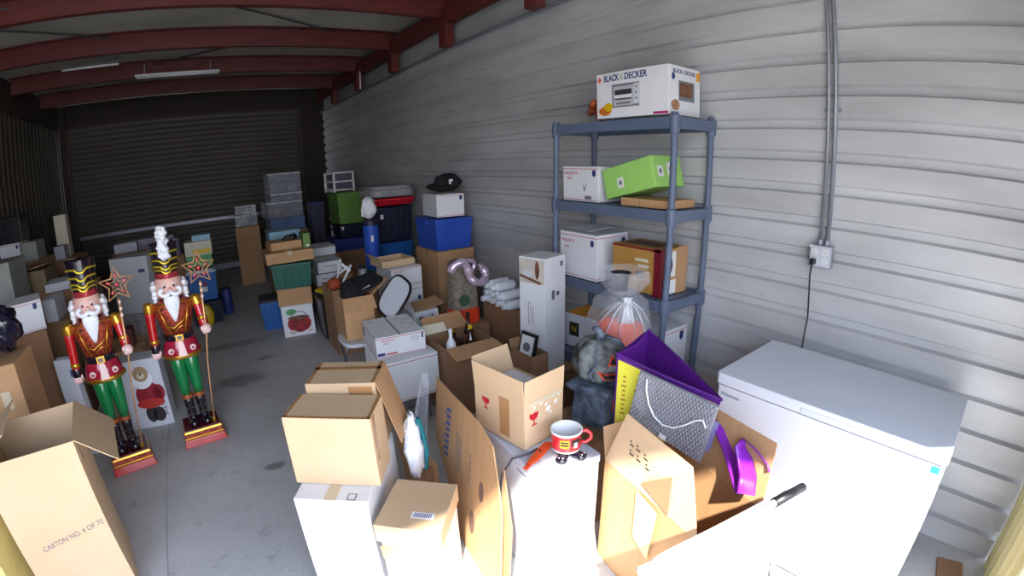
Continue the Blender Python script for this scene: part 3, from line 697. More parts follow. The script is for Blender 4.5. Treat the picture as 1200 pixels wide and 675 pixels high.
mg = thing('painted_mug', 'red mug with yellow and black label patches, white inside, on black feet', 'mug', (1.095, 1.210, .602)); mg.scale = (1.22, 1.22, 1.18)
def mprof(): return [(.036, .022), (.047, .028), (.050, .045), (.049, .085), (.052, .098)]
MB().rings([[(r_*math.cos(2*PI*i/32), r_*math.sin(2*PI*i/32), z) for i in range(32)] for r_, z in mprof() + [(.0515, .1005), (.047, .098), (.044, .045), (.03, .036)]]).build('cup', mat('red_glaze', (214, 44, 52), .2, var=.05, coat=.6), mg, smooth='auto')
MB().lathe([(.0468, .0985), (.0435, .046), (.0300, .0372)], n=32, caps=False).lathe([(.0302, .0374), (.001, .0374)], n=32).build('white_lining', SNOW if False else mat('white_glaze', (240, 240, 244), .25), mg, smooth=True)
MB().lathe([(.0525, .094), (.0530, .1002), (.0475, .1012), (.0465, .095)], n=32, caps=False).build('white_rim', mat('white_glaze', (240, 240, 244), .25), mg, smooth=True)
MB().lathe([(.0478, .028), (.0495, .034), (.0500, .036)], n=32, caps=False).build('white_band', mat('white_glaze', (240, 240, 244), .25), mg, smooth=True)
MB().tube([(.048*math.cos(R(-30)) + t*math.cos(R(-30))*1.0, .048*math.sin(R(-30)) + t*math.sin(R(-30)), z) for t, z in ((-.002, .082), (.018, .086), (.034, .072), (.035, .052), (.018, .038), (-.002, .042))], .0065, 10).build('handle', mat('red_glaze', (214, 44, 52), .2), mg, smooth=True)
def mpatch(a0, a1, z0, z1, m, nm, r_=.0508):
    k = 6; MB().add([(r_*math.cos(R(a0 + (a1-a0)*i/k)), r_*math.sin(R(a0 + (a1-a0)*i/k)), z) for z in (z0, z1) for i in range(k+1)], [(i, i+1, k+2+i, k+1+i) for i in range(k)]).build(nm, m, mg)
mpatch(205, 240, .052, .082, YELLOW, 'yellow_label'); mpatch(208, 237, .060, .066, BLACK, 'label_bars', .0514); mpatch(208, 237, .070, .076, BLACK, 'label_bars', .0514)
mpatch(248, 282, .058, .082, BLACK, 'black_label'); mpatch(258, 272, .05, .07, mat('white_glaze', (240, 240, 244), .25), 'white_mark', .0514); mpatch(288, 312, .060, .084, MAROON, 'dark_label')
for a in (215, 285, 20):
    M = Matrix.Rotation(R(a), 3, 'Z')
    f_ = MB().ball(M @ Vector((.040, 0, .013)), (.032, .018, .014), 16, 8, M=M).ball(M @ Vector((.062, 0, .012)), (.016, .020, .013), 14, 8, M=M).build('foot', BLKLACQ, mg, smooth=True)
    MB().ball(M @ Vector((.066, -.006, .023)), (.003, .003, .002), 8, 5).ball(M @ Vector((.066, .006, .023)), (.003, .003, .002), 8, 5).build('white_dot', PAPER, f_)
kn = thing('orange_scraper', 'flat orange plastic scraper lying beside the red mug', 'tool', (.985, 1.262, .602), (0, 0, R(22)))
MB().prism([(-.065, -.012), (-.02, -.022), (.095, -.020), (.11, 0), (.095, .018), (-.02, .014), (-.062, .006)], 0, .012).build('handle', ORANGE, kn, bevel=.003)
MB().lathe([(.006, .0122), (.006, .0135)], (.03, 0, 0), 12).build('hole_mark', BLACK, kn)
MB().prism([(-.10, -.016), (-.06, -.014), (-.06, .006), (-.095, .004)], .001, .006).build('blade', mat('dark_orange', (214, 70, 40), .4), kn)
o = MB().tube([(1.02, 1.300, .607), (.97, 1.292, .608), (.93, 1.29, .611), (.905, 1.315, .598), (.896, 1.376, .49), (.896, 1.409, .36), (.896, 1.43, .24), (.893, 1.446, .09), (.885, 1.45, .006)], .0045, 8).build('grey_cable', mat('cable_grey', (70, 72, 84), .5), smooth=True)
tag(o, 'dark cable looping down the corner of the small freezer', 'cord')

# ------------------------------------------------------------------ stone pumpkin on pedestal
carton('brown carton mostly hidden beneath the stone pedestal', 1.33, 1.29, 0, .34, .34, 0, .498, CARD2)
pe = thing('grave_pedestal', 'blue-grey stone-look pedestal lettered in red under the stone pumpkin', 'pedestal', (1.515, 1.455, .50), (0, 0, R(15))); DIM[pe.name] = (.19, .19, .22)
def wobz(a, z): return 1 + .03*math.sin(5*a + z*40)
MB().taper((0, 0, 0), (.20, .20), (.185, .185), .02).taper((0, 0, .02), (.185, .185), (.165, .165), .15).build('shaft', STONE2, pe, bevel=.006)
MB().taper((0, 0, .17), (.20, .20), (.235, .235), .03).taper((0, 0, .20), (.235, .235), (.22, .22), .012).build('cap_slab', STONE2, pe, bevel=.008)
text(pe, 'front', .58, .45, .085, 'RIP', mat('bright_red_paint', (226, 50, 46), .4), lift=.002, sx=.75, bold=.001)
M9 = [( -.096, .02, .15), (-.099, -.02, .10), (-.102, .01, .06), (-.104, -.03, .02)]
MB().tube(M9, .003, 5).build('crack_ridge', STONE, pe); MB().tube([(-.01, -.088, .16), (.01, -.092, .11), (-.02, -.096, .06), (.0, -.10, .01)], .003, 5).build('crack_ridge', STONE, pe)
pk = thing('stone_pumpkin', 'grey stone-look jack o lantern with red-edged eyes on the pedestal', 'pumpkin', (1.515, 1.455, .713)); pk.scale = (1.1, 1.1, 1.08)
MB().lathe([(.03, .0), (.075, .012), (.105, .05), (.113, .10), (.104, .15), (.078, .185), (.045, .20), (.015, .192)], n=64, wob=lambda a, z: 1 + .05*math.cos(8*a) - .03*(math.cos(4*a)**8 < .02)).build('body', STONE, pk, smooth=True)
MB().tube([(0, 0, .185), (.005, .0, .215), (-.012, .005, .24), (-.03, .01, .245)], [.024, .018, .014, .010], 8).build('stem', STONE2, pk, smooth=True)
MB().tube([(-.01, -.03, .20), (-.07, -.055, .17), (-.085, -.07, .12), (-.105, -.05, .07), (-.09, -.065, .04)], [.010, .009, .008, .007, .005], 6).tube([(.02, -.02, .20), (.05, -.06, .19), (.07, -.085, .15)], .009, 6).build('vine', STONE2, pk, smooth=True)
def pface(pts, m, nm, rad):
    P3 = [];
    for az, el in pts:
        az -= 11; z = .10 + rad*math.sin(R(el))*.92; r_ = rad*math.cos(R(el)); P3.append(Vector((r_*math.cos(R(az)), r_*math.sin(R(az)), z)))
    c = sum(P3, Vector())/len(P3); mb = MB(); mb.add([c*1.01 - Vector((0, 0, c.z*.01))] + P3, [(0, i+1, (i+1) % len(P3) + 1) for i in range(len(P3))]); mb.build(nm, m, pk)
pface([(252, 8), (276, 6), (265, 32)], mat('glow_red_edge', (226, 76, 48), .4), 'eye_edge', .1255); pface([(256, 11), (272, 9), (265, 26)], BLACK, 'eye', .127)
pface([(290, 6), (308, 4), (298, 28)], mat('glow_red_edge', (226, 76, 48), .4), 'eye_edge', .1255)
pface([(232, -2), (250, -14), (262, -8), (275, -16), (300, -8), (280, -32), (262, -30), (245, -24)], mat('glow_red_edge', (226, 76, 48), .4), 'mouth_edge', .1255); pface([(238, -6), (250, -18), (262, -12), (275, -19), (293, -12), (278, -28), (262, -26), (248, -22)], BLACK, 'mouth', .127)

# clear bag with an orange pumpkin and a dark bucket inside
carton('brown carton hidden beneath the knotted clear bag', 1.69, 1.44, 0, .34, .34, 0, .60, CARD2)
cb = thing('knotted_clear_bag', 'knotted clear plastic bag holding orange pumpkins in front of the rack', 'bag', (1.83, 1.61, .602))
def bagw(a, z): return 1 + .07*math.sin(5*a + 9*z) + .04*math.sin(11*a - 20*z)
MB().lathe([(.05, 0), (.13, .015), (.165, .08), (.175, .20), (.168, .33), (.14, .41), (.06, .475)], n=48, wob=bagw, caps=False).build('bag_body', FILM, cb, smooth=True)
MB().lathe([(.042, .36), (.03, .43), (.022, .475), (.03, .49)], (-.06, -.09, -.03), n=24, wob=lambda a, z: 1 + .2*math.sin(8*a)).build('knot', KNOT, cb, smooth=True)
fb = MB()
for k in range(11):
    a_f = 2*PI*k/11 + .3; pts_ = []
    for i_ in range(7):
        t_ = i_/6; z_ = .455 - .20*t_ - .03*(k % 3)*t_; r_f = .03 + .14*t_**.7
        pts_.append((-.06*(1-t_) + r_f*math.cos(a_f + .15*t_), -.09*(1-t_) + r_f*math.sin(a_f + .15*t_), z_ - .02*(1-t_)))
    fb.tube(pts_, [.004*(1 - .13*i_) for i_ in range(7)], 5)
fb.build('fold_creases', KNOT, cb, smooth=True)
MB().lathe([(.024, .47), (.08, .51), (.125, .57), (.12, .625)], (-.035, -.05, -.03), n=40, wob=lambda a, z: 1 + .09*math.sin(7*a + 6*z), caps=False).build('open_top', FILM, cb, smooth=True)
MB().lathe([(.02, .10), (.09, .12), (.118, .20), (.105, .30), (.04, .335)], (-.035, -.04, 0), n=40, wob=lambda a, z: 1 + .06*math.cos(8*a)).build('orange_pumpkin', ORANGE, cb, smooth=True)
MB().lathe([(.02, .23), (.05, .24), (.06, .285), (.05, .32), (.02, .34)], (-.09, .0, 0), n=40, wob=lambda a, z: 1 + .06*math.cos(8*a)).build('orange_pumpkin', ORANGE, cb, smooth=True)
MB().lathe([(.035, .47), (.05, .56), (.053, .565), (.048, .56), (.03, .475)], (-.01, 0, 0), n=24).build('dark_cup', BLACKP, cb, smooth='auto')

# ------------------------------------------------------------------ purple tote bag, bubble wrap, open carton, ribbon
bg_ = thing('tote_bag', 'purple tote bag with yellow printed front, mouth gaping toward the freezer', 'bag', (0, 0, 0))
A, B, Cc = Vector((1.42, 1.26, .935)), Vector((1.54, .805, .85)), Vector((1.715, 1.33, .955))
a_, b_, c_ = Vector((1.395, 1.235, .605)), Vector((1.50, .86, .605)), Vector((1.60, 1.25, .605))
MB().panel([a_, b_, B, A], .003).build('front_panel', PURPLE, bg_)
MB().panel([c_, a_, A, Cc], .003).build('side_gusset', PURPLE, bg_); MB().panel([b_, c_, Cc, B], .003).build('back_panel', PURPLE, bg_)
MB().tube([A, (A+B)/2 + Vector((-.01, 0, -.003)), B, (B+Cc)/2 + Vector((.012, 0, -.008)), Cc, (A+Cc)/2 + Vector((-.005, -.03, -.01))], .006, 6, closed=True).build('rim_binding', PURPLE, bg_, smooth=True)
nf = (b_ - a_).cross(A - a_).normalized()
def tp(u, v, e): 
    lo = a_.lerp(b_, u); hi = A.lerp(B, u); return lo.lerp(hi, v) + nf * e
MB().panel([tp(.02, 0, .001), tp(.98, 0, .001), tp(.98, .90, .001), tp(.02, .93, .001)], .0008).build('yellow_print', YPANEL, bg_)
for u0_ in (.10, .24):
    for k in range(9):
        v = .20 + .065*k; mb = MB(); q_ = .018 if k % 3 else .03
        mb.panel([tp(u0_ - q_, v, .0022), tp(u0_ + q_, v + .01, .0022), tp(u0_ + q_*.6, v + .035, .0022), tp(u0_ - q_, v + .028, .0022)], .0005)
        mb.build('printed_writing', mat('olive_ink', (170, 130, 40), .6), bg_)
bw = thing('bubble_wrapped_frame', 'flat frame in grey bubble wrap with a white cord, leaning on the tote', 'package', (0, 0, 0))
bq = [Vector(p) for p in ((1.372, 1.135, .699), (1.455, .81, .588), (1.475, .78, .85), (1.39, 1.106, .918))]
MB().panel(bq, .022).build('wrapped_panel', BUBBLE, bw, bevel=.006)
bn = (bq[1] - bq[0]).cross(bq[3] - bq[0]).normalized(); mb = MB()
for i in range(22):
    for j in range(16):
        p = bq[0].lerp(bq[1], (i + .5 + .5*(j % 2))/23).lerp(bq[3].lerp(bq[2], (i + .5 + .5*(j % 2))/23), (j + .5)/16); mb.ball(p + bn*.0005, .0058, 6, 3)
o = mb.build('bubbles', BUBBLE, bw, smooth=True); o['kind'] = 'stuff'
def bp_(u, v, e=.009): return bq[0].lerp(bq[1], u).lerp(bq[3].lerp(bq[2], u), v) + bn*e
MB().tube([bp_(u, v) for u, v in ((.12, .93), (.15, .72), (.22, .50), (.32, .34), (.45, .28), (.58, .34), (.70, .50), (.80, .66), (.88, .72), (.94, .62))], .004, 7).build('white_cord', PAPER, bw, smooth=True)
MB().panel([bp_(.44, .03, .010), bp_(.53, .03, .010), bp_(.53, .12, .010), bp_(.44, .12, .010)], .001).build('tape_patch', PAPER, bw)
MB().panel([bp_(.94, .10, -.022), bp_(1.04, .22, -.03), bp_(1.05, .72, -.03), bp_(.96, .75, -.022)], .004).build('lilac_fold', mat('lilac_wrap', (120, 116, 160), .4, bump=.6, bscale=30), bw)

oc = open_carton('big open tan carton, flaps up, holding the tote bag beside the freezer', 1.125, .58, -12, .325, .56, 0, .55,
                 {'right': (.25, 10, .05, .0), 'back': (.13, 35, .1, .1)}, CARDG, inner=CARD)
W_, D_, H_ = DIM[oc.name]
lf = MB().panel([(-.1645, .278, .552), (-.1645, -.278, .552), (-.12, -.16, .77), (-.13, .20, .80)], .004).build('flap', CARD3, oc)
MB().panel([(-.160, -.02, .60), (-.162, -.13, .575), (-.150, -.12, .665)], .001)
for q, m_, nm in (([(-.1665, .03, .60), (-.1665, -.13, .56), (-.141, -.10, .70)], CARD2, 'torn_hole'), ([(-.1675, .05, .55), (-.1675, -.08, .53), (-.1675, -.06, .28), (-.1675, .04, .32)], mat('pale_yellow_paper', (236, 230, 150), .6), 'yellow_sheet')):
    n_ = Vector((-1, 0, .1)).normalized(); MB().panel([Vector(p) + n_*.004 for p in q], .001).build(nm, m_, oc)
mk = []
for k, (y_, z_) in enumerate(((.14, .70), (.10, .70), (.13, .665), (.085, .665), (.05, .69), (.03, .66))):
    n_ = Vector((-1, 0, .15)).normalized(); c0 = Vector((-.1645 + (z_ - .552)*.16, y_, z_)) + n_*.003; mk.append(c0)
for c0 in mk:
    mb = MB().panel([c0 + Vector((0, .012, -.010)), c0 + Vector((0, -.012, -.010)), c0 + Vector((.001, -.012, -.005)), c0 + Vector((.001, .012, -.005))], .0006).panel([c0 + Vector((.001, .012, .004)), c0 + Vector((.001, .004, .004)), c0 + Vector((.002, .004, .010)), c0 + Vector((.002, .012, .010))], .0006)
    mb.build('printed_writing', BLACK, oc)
MB().panel([(-.158, -.2815, .55), (.158, -.2815, .55), (.10, -.33, .42), (-.12, -.33, .42)], .004).build('flap', CARD3, oc)

o = MB().tube([(1.555, .835, .76), (1.53, .78, .74), (1.50, .71, .68), (1.45, .64, .635), (1.385, .57, .615), (1.37, .555, .63), (1.42, .585, .67), (1.49, .66, .72), (1.505, .665, .75), (1.50, .61, .735), (1.495, .545, .70), (1.48, .525, .68)], .036, 8, flat=(1.0, .08)).build('satin_ribbon', RIBBON, smooth=True)
tag(o, 'wide purple satin ribbon looping over the big open carton', 'ribbon')

# folding chair in front (its back toward us)
ch1 = folding_chair('white folding chair at the bottom right, back turned, in full sun', ((1.005, .42, .665), (.285, -.065, .0), (.012, .02, .13)), (.97, .10), (.20, .20), -12, .45, expo=.28)
for c_o in list(ch1.children):
    if c_o.name.startswith('backrest_rim'):
        c_o.data = c_o.data.copy(); c_o.data.materials.clear(); c_o.data.materials.append(ENAMELG)  # grey stands for sun glare on the black rim
MB().tube([(.70, .495, .800), (1.0, .425, .805), (1.19, .381, .803)], .012, 10).build('top_rail', ENAMELG, ch1, smooth=True)  # same painted glare grey along the top edge
MB().tube([(1.175, .384, .803), (1.25, .367, .802), (1.315, .352, .799)], .0155, 10).build('black_grip', BLACKP, ch1, smooth=True)
for s in (-1, 1): MB().tube([(1.005 + s*.235, .43 - s*.05, .62), (.98 + s*.20, .34 - s*.04, .44), (1.0 + s*.21, .46 - s*.04, .02)], .011).build('back_post', CHROME, ch1, smooth=True)

# ------------------------------------------------------------------ middle pile
st = thing('step_stool', 'low dark-topped metal step stool under the two stacked white mailing boxes', 'stool', (1.06, 2.97, 0), (0, 0, R(-6)))
MB().rbox((0, 0, .196), (.36, .34, .014), .02).build('step', BLACKP, st)
for sx in (-1, 1):
    for sy in (-1, 1): MB().tube([(sx*.16, sy*.14, .19), (sx*.175, sy*.19, .003)], .010).build('leg', CHROME, st, smooth=True)
for sy in (-1, 1): MB().tube([(-.168, sy*.165, .10), (.168, sy*.165, .10)], .007).build('cross_bar', CHROME, st, smooth=True)
p2 = mail_box('larger white mailing box carrying the smaller one, left of the bottle carton', .90, 2.725, 0, .385, .40, .205, .298, txt=False, shield=False)
p1 = mail_box('white mailing box with a seamed top, topmost by the oval chair back', .894, 2.833, -6, .345, .42, .506, .142, shield=False, second='left')
decal(p1, 'top', .5, .5, .010, .415, GREYINK, 'lid_seam'); decal(p1, 'front', .09, .16, .05, .020, NAVY, 'printed_mark'); decal(p1, 'front', .30, .14, .08, .010, RED, 'printed_mark'); decal(p1, 'front', .94, .78, .012, .035, NAVY, 'printed_mark'); decal(p1, 'front', .78, .7, .06, .04, WHITEB, 'printed_panel'); decal(p1, 'left', .12, .55, .04, .06, NAVY, 'printed_mark')
for u, v in ((.7, .8), (.85, .7), (.75, .55), (.9, .45), (.15, .85)): decal(p1, 'top', u, v, .045, .014, mat('faint_grey_ink', (170, 170, 182), .6), 'printed_mark', rot=20)

bt = open_carton('brown open carton holding liquor and wine bottles', 1.305, 2.63, 0, .365, .33, 0, .54, {'front': (.15, 104, -.02, -.06), 'back': (.16, 60, .0, .12)}, CARD2, flapm=CARD)  # paler flap tone paints in the light falling on the flaps
MB().panel([(-.19, .158, .543), (.0, .158, .543), (-.01, .20, .60), (-.20, .21, .60)], .004).build('pale_flap', CREAM, bt)
MB().box((0, 0, .20), (.37, .32, .36)).build('bottle_divider', CARD2, bt)
def bottle(label, x, y, h, r_, m_, lab, cap, z0=.385):
    b = MB().lathe([(r_*.9, 0), (r_, .01), (r_, h*.55), (r_*.9, h*.62), (r_*.36, h*.76), (r_*.34, h*.95)], n=20).build('wine_bottle', m_, smooth='auto'); b.location = (x, y, z0)
    MB().lathe([(r_*.38, h*.90), (r_*.42, h*.91), (r_*.42, h), (r_*.3, h*1.01)], n=16).build('cap', cap, b)
    if lab: MB().lathe([(r_*1.01, h*.12), (r_*1.015, h*.14), (r_*1.015, h*.46), (r_*1.01, h*.48)], n=20, caps=False).build('bottle_label', lab, b)
    tag(b, label, 'bottle', 'bottles in the brown open carton'); return b
bottle('white-wrapped bottle at the left of the brown bottle carton', 1.385, 2.71, .26, .034, SNOW, WHITEB, SNOW)
bottle('dark bottle with yellow neck at the right of the brown bottle carton', 1.545, 2.72, .25, .036, GLASSD, YELLOW, YELLOW)
bottle('dark bottle with black cap behind the yellow-necked one', 1.60, 2.84, .30, .036, GLASSD, BROWNPIC, BLACKP)
b_ = MB().lathe([(.03, 0), (.045, .03), (.052, .08), (.05, .13), (.03, .15), (.014, .16), (.012, .20)], n=24).build('round_bottle', GLASSD, smooth='auto'); b_.location = (1.46, 2.80, .385); tag(b_, 'squat round dark glass bottle in the middle of the bottle carton', 'bottle', 'bottles in the brown open carton')
MB().lathe([(.016, .195), (.016, .225)], n=14).build('stopper', GOLD, b_)
b_ = MB().ball((0, 0, .02), (.03, .03, .03), 12, 8).ball((.03, .02, .02), (.024, .024, .024), 12, 8).build('pine_cones', BROWNPIC); b_.location = (1.365, 2.86, .39); tag(b_, 'brown bits in the left corner of the bottle carton', 'decoration')

sc_ = open_carton('narrow brown open carton against the tall white printed box', 1.605, 2.10, 0, .13, .22, 0, .585, {'back': (.05, 20, .0, .0)}, CARD2)
o = MB().box((0, 0, .115), (.02, .14, .23)).build('picture_frame', BLACKP, bevel=.002); DIM[o.name] = (.02, .14, .23); o.location = (1.645, 2.23, .46); o.rotation_euler = (0, R(14), R(6)); tag(o, 'black picture frame leaning in the narrow brown carton', 'picture frame')
decal(o, 'left', .5, .5, .11, .19, PAPER, 'picture'); decal(o, 'left', .5, .6, .07, .06, GREYINK, 'picture_mark', ell=7, lift=.0012)

carton('brown carton on the floor under the tall white printed box', 1.752, 2.13, 5, .30, .30, 0, .388, CARD2)
tw = carton('tall narrow white carton with a beige photo printed at its top', 1.78, 2.19, 12.7, .218, .204, .39, .758, WHITE, WTAPE, None, name='tall_white_carton')
decal(tw, 'left', .5, .885, .200, .155, BEIGEPIC, 'photo_print'); decal(tw, 'left', .72, .90, .035, .12, BROWNPIC, 'photo_detail', ell=12, lift=.0012); decal(tw, 'left', .35, .86, .09, .05, WHITEB, 'photo_detail', ell=10, lift=.0012)
decal(tw, 'left', .45, .815, .17, .016, BROWNPIC, 'photo_detail', rot=-12, lift=.0016)
for u, v0, n_ in ((.36, .43, 9), (.44, .45, 8), (.53, .44, 7), (.40, .13, 8), (.52, .13, 9)):
    for k in range(n_): decal(tw, 'left', u, v0 + .022*k, .007, .011, mat('faint_grey_ink', (170, 170, 182), .6) if n_ == 8 else GREYINK, 'faded_print')
decal(tw, 'front', .62, .68, .034, .030, BLUEINK, 'logo_mark', ell=12); decal(tw, 'front', .64, .69, .018, .016, BLACK, 'logo_mark', ell=10, lift=.0012); decal(tw, 'front', .40, .68, .03, .06, GREYINK, 'printed_mark'); decal(tw, 'front', .80, .93, .028, .032, GREYINK, 'barcode')

carton('brown carton on the floor under the burlap sack', 1.63, 3.09, 0, .31, .34, 0, .478, CARD2)
bs = thing('burlap_sack', 'burlap gift sack with green round print and orange-red base', 'bag', (1.775, 3.22, .48)); 
def sq(rx, ry, z, k=.5, n=28, tw_=0):
    return [(rx*math.copysign(abs(math.cos(2*PI*i/n))**k, math.cos(2*PI*i/n)), ry*math.copysign(abs(math.sin(2*PI*i/n))**k, math.sin(2*PI*i/n)), z + .008*math.sin(5*2*PI*i/n)*tw_) for i in range(n)]
MB().rings([sq(.115, .085, .125), sq(.112, .083, .25), sq(.105, .075, .38), sq(.10, .06, .47, tw_=1), sq(.11, .05, .50, tw_=2)]).build('sack_body', BURLAP, bs, smooth='auto')
MB().rings([sq(.118, .088, 0), sq(.122, .092, .02), sq(.120, .090, .122), sq(.112, .082, .128)]).build('red_base', mat('orange_red_cloth', (222, 60, 30), .6, var=.12, bump=.4), bs, smooth='auto')
MB().lathe([(.048, 0), (.048, .004)], (-.03, -.0865, .20), 20, M=Matrix.Rotation(R(90), 3, 'X')).build('green_print', mat('dark_green_print', (54, 84, 62), .8), bs)
MB().ball((-.09, -.05, .44), (.03, .02, .06), 10, 6, wob=lambda a, t: 1 + .2*math.sin(4*a)).build('torn_corner', BURLAP, bs)
hose = [(1.60, 3.07, .965), (1.63, 3.045, 1.015), (1.70, 3.04, 1.025), (1.735, 3.045, .965), (1.75, 3.04, .90), (1.80, 3.03, .855), (1.865, 3.03, .86), (1.895, 3.05, .90), (1.875, 3.07, .955), (1.85, 3.07, .955)]
def smooth_path(p, k=5):
    p = [Vector(q) for q in p]; out = []
    for i in range(len(p)-1):
        p0, p1_, p2_, p3 = p[max(i-1, 0)], p[i], p[i+1], p[min(i+2, len(p)-1)]
        for s in range(k):
            t = s/k; out.append(.5*((2*p1_) + (p2_-p0)*t + (2*p0-5*p1_+4*p2_-p3)*t*t + (3*p1_-p0-3*p2_+p3)*t**3))
    return out + [p[-1]]
def shift(p, d): return [(a+d[0], b+d[1], c+d[2]) for a, b, c in p]
hp = smooth_path([(x, y, z - .02) for x, y, z in hose]); o = MB().tube(hp, [.031 + .004*math.sin(i*.9) for i in range(len(hp))], 12).build('foil_tube', LILAC, smooth=True)
tag(o, 'shiny lilac foil tube coiled over the burlap sack', 'decoration')
MB().tube(smooth_path([(1.70, 3.06, 1.0), (1.76, 3.06, 1.01), (1.80, 3.06, .985), (1.79, 3.06, .94), (1.75, 3.06, .93)]), .018, 10).build('loop', LILAC, o, smooth=True)

carton('brown carton on the floor beneath the white plastic bottles', 1.99, 2.80, 0, .38, .46, 0, .625, CARD2)
bn_ = 0
def pbottle(label, x, y, z, rz):
    b = MB().lathe([(.030, 0), (.037, .008), (.037, .15), (.033, .17), (.018, .182), (.018, .19)], n=20).build('plastic_bottle', SNOW if False else mat('white_hdpe', (226, 230, 238), .3, var=.02, coat=.3), smooth='auto')
    MB().lathe([(.0235, .188), (.0235, .214), (.021, .217)], n=20).build('cap', mat('white_hdpe', (226, 230, 238), .3), b, smooth='auto')
    b.rotation_euler = (0, R(-90), rz); b.location = (x, y, z); return tag(b, label, 'bottle', 'white plastic bottles piled beside the burlap sack')
rows = [(0, 4), (1, 3), (2, 2)]
names = [['white plastic bottle lowest and nearest the tall white carton', 'white plastic bottle in the lowest row, second from the tall carton', 'white plastic bottle in the lowest row, third from the tall carton', 'white plastic bottle in the lowest row, farthest from the tall carton'],
         ['white plastic bottle in the middle row, nearest the tall carton', 'white plastic bottle centred in the middle row of the pile', 'white plastic bottle in the middle row, farthest from the tall carton'],
         ['white plastic bottle on top of the pile, nearer the tall carton', 'white plastic bottle on top of the pile, farther from the tall carton']]
for r_i, cnt in rows:
    for k in range(cnt): pbottle(names[r_i][k], 2.12 + .012*((k*7) % 3) - .02*r_i, 2.84 + .098*k + .05*r_i, .664 + .066*r_i, 0)

# carton on the rounded chair
ch2 = folding_chair('white folding chair with black-rimmed oval back beneath an open carton', ((1.26, 3.38, .745), (.115, .035, .115), (-.02, .13, .04)), (1.02, 3.50), (.20, .19), 0, .45)
cc2 = open_carton('open tan carton on the chair seat, topped with black cloth', .86, 3.42, -3, .235, .30, .452, .335, {'front': (.135, 125, -.03, .02), 'right': (.16, 50, .0, .1)}, CARDG)
bk_ = thing('black_garment', 'black cloth bundle with a small white tag on the carton on the chair', 'cloth', (.975, 3.58, .62)); DIM[bk_.name] = (.3, .3, .25)
MB().ball((-.01, -.02, .13), (.085, .11, .13), 20, 12, wob=lambda a, t: 1 + .10*math.sin(3*a + 2*t) + .06*math.sin(7*a)).build('cloth_bundle', BLACKC, bk_, smooth=True)
MB().panel([(.0, -.20, .20), (.26, -.14, .265), (.20, .06, .30), (-.08, .02, .25)], .02).build('folded_sheet', BLACKC, bk_, bevel=.006)
MB().panel([(.045, -.165, .2175), (.115, -.150, .235), (.105, -.115, .240), (.035, -.130, .2225)], .001).build('white_tag', PAPER, bk_)
om = MB().lathe([(.02, .0), (.05, .01), (.065, .05), (.05, .09), (.02, .10)], n=32, wob=lambda a, z: 1 + .06*math.cos(7*a)).build('small_orange_gourd', mat('rust_orange', (176, 74, 44), .6, var=.2), smooth=True); om.location = (1.03, 4.34, .65); tag(om, 'rust-orange gourd between the chair carton and white plastic strips', 'decoration')

pw = carton('white printed carton on the floor right behind the oval chair back', 1.43, 3.44, 0, .23, .30, 0, .56, WHITE, None, None, name='white_printed_carton')
for u, v, s in ((.3, .9, .05), (.6, .85, .07), (.4, .75, .06), (.75, .92, .03)): decal(pw, 'front', u, v, s, s*.6, BLUEINK, 'printed_mark', ell=7)
decal(pw, 'front', .5, .72, .2, .06, GREYINK, 'printed_band'); MB().panel([(-.10, -.155, .566), (.20, -.12, .585), (.21, .10, .60), (-.02, .12, .566)], .004).build('flap', CARD, pw)
mail_box('lower white mailing box of the stack beside the big brown carton', 1.445, 3.92, 0, .30, .38, .0, .672, face='front', txt=False)
pb = mail_box('upper white mailing box of the stack beside the big brown carton', 1.45, 3.92, 1, .30, .38, .674, .162, face='front', shield=False)
bt_ = open_carton('shallow beige tray carton on top of the two white mailing boxes', 1.40, 4.0, 4, .33, .28, .838, .06, {'left': (.06, 40, 0, 0)}, CARD3)

# ------------------------------------------------------------------ cartons and totes along the right wall
bb = carton('big plain brown carton on the floor under the bright blue tote', 1.955, 3.985, 2, .405, .47, 0, .915, CARD, TAPE, 'top')
tote('bright blue tote without lid carrying a white mailing box', 1.945, 3.98, 1, .42, .48, .918, .315, BLUE)
m5 = mail_box('white mailing box on the bright blue tote', 1.99, 4.03, -5, .285, .38, 1.236, .215, txt=False)
bc = MB().ball((0, 0, .05), (.15, .11, .045), 28, 12, wob=lambda a, t: 1 + .13*math.sin(5*a + 4*t) + .09*math.sin(9*a + 2*t)).ball((.05, -.01, .09), (.14, .11, .085), 24, 12, wob=lambda a, t: 1 + .16*math.sin(4*a + .6) * math.sin(t) + .08*math.sin(7*a + 5*t)).build('black_cloth_bag', BLACKC, smooth=True); bc.location = (2.15, 4.20, 1.464); tag(bc, 'black cloth bag with a white tag on the topmost mailing box', 'bag')
MB().box((.03, -.118, .10), (.04, .004, .045)).build('white_tag', PAPER, bc)

carton('brown carton on the floor under the cobalt blue tote', 1.86, 5.32, 0, .44, .50, 0, .602, CARD2)
tote('cobalt blue tote under the black tote', 1.84, 5.30, 2, .46, .52, .604, .25, BLUE2)
tote('tall black tote under the red and grey lid', 1.84, 5.30, 2, .47, .52, .858, .42, NAVYP, None, sticker=True)
rl = tote('red tote with domed grey lid on the black tote', 1.82, 5.32, 2, .54, .50, 1.282, .10, REDP)
MB().rbox((0, 0, .145), (.58, .54, .09), .12, 8).rbox((0, 0, .205), (.52, .48, .05), .12, 8).build('domed_lid', mat('mid_grey_plastic', (150, 150, 156), .45), rl, bevel=.02)
gw = thing('wrap_bin', 'tall slim blue gift wrap bin beside the black tote', 'bin', (1.66, 5.02, 0)); DIM[gw.name] = (.18, .18, 1.1)
MB().lathe([(.075, 0), (.08, .02), (.088, 1.10), (.092, 1.13)], n=28).build('bin_body', BLUE, gw, smooth='auto'); MB().lathe([(.096, 1.12), (.098, 1.16), (.06, 1.17)], n=28).build('lid', NAVYP, gw)
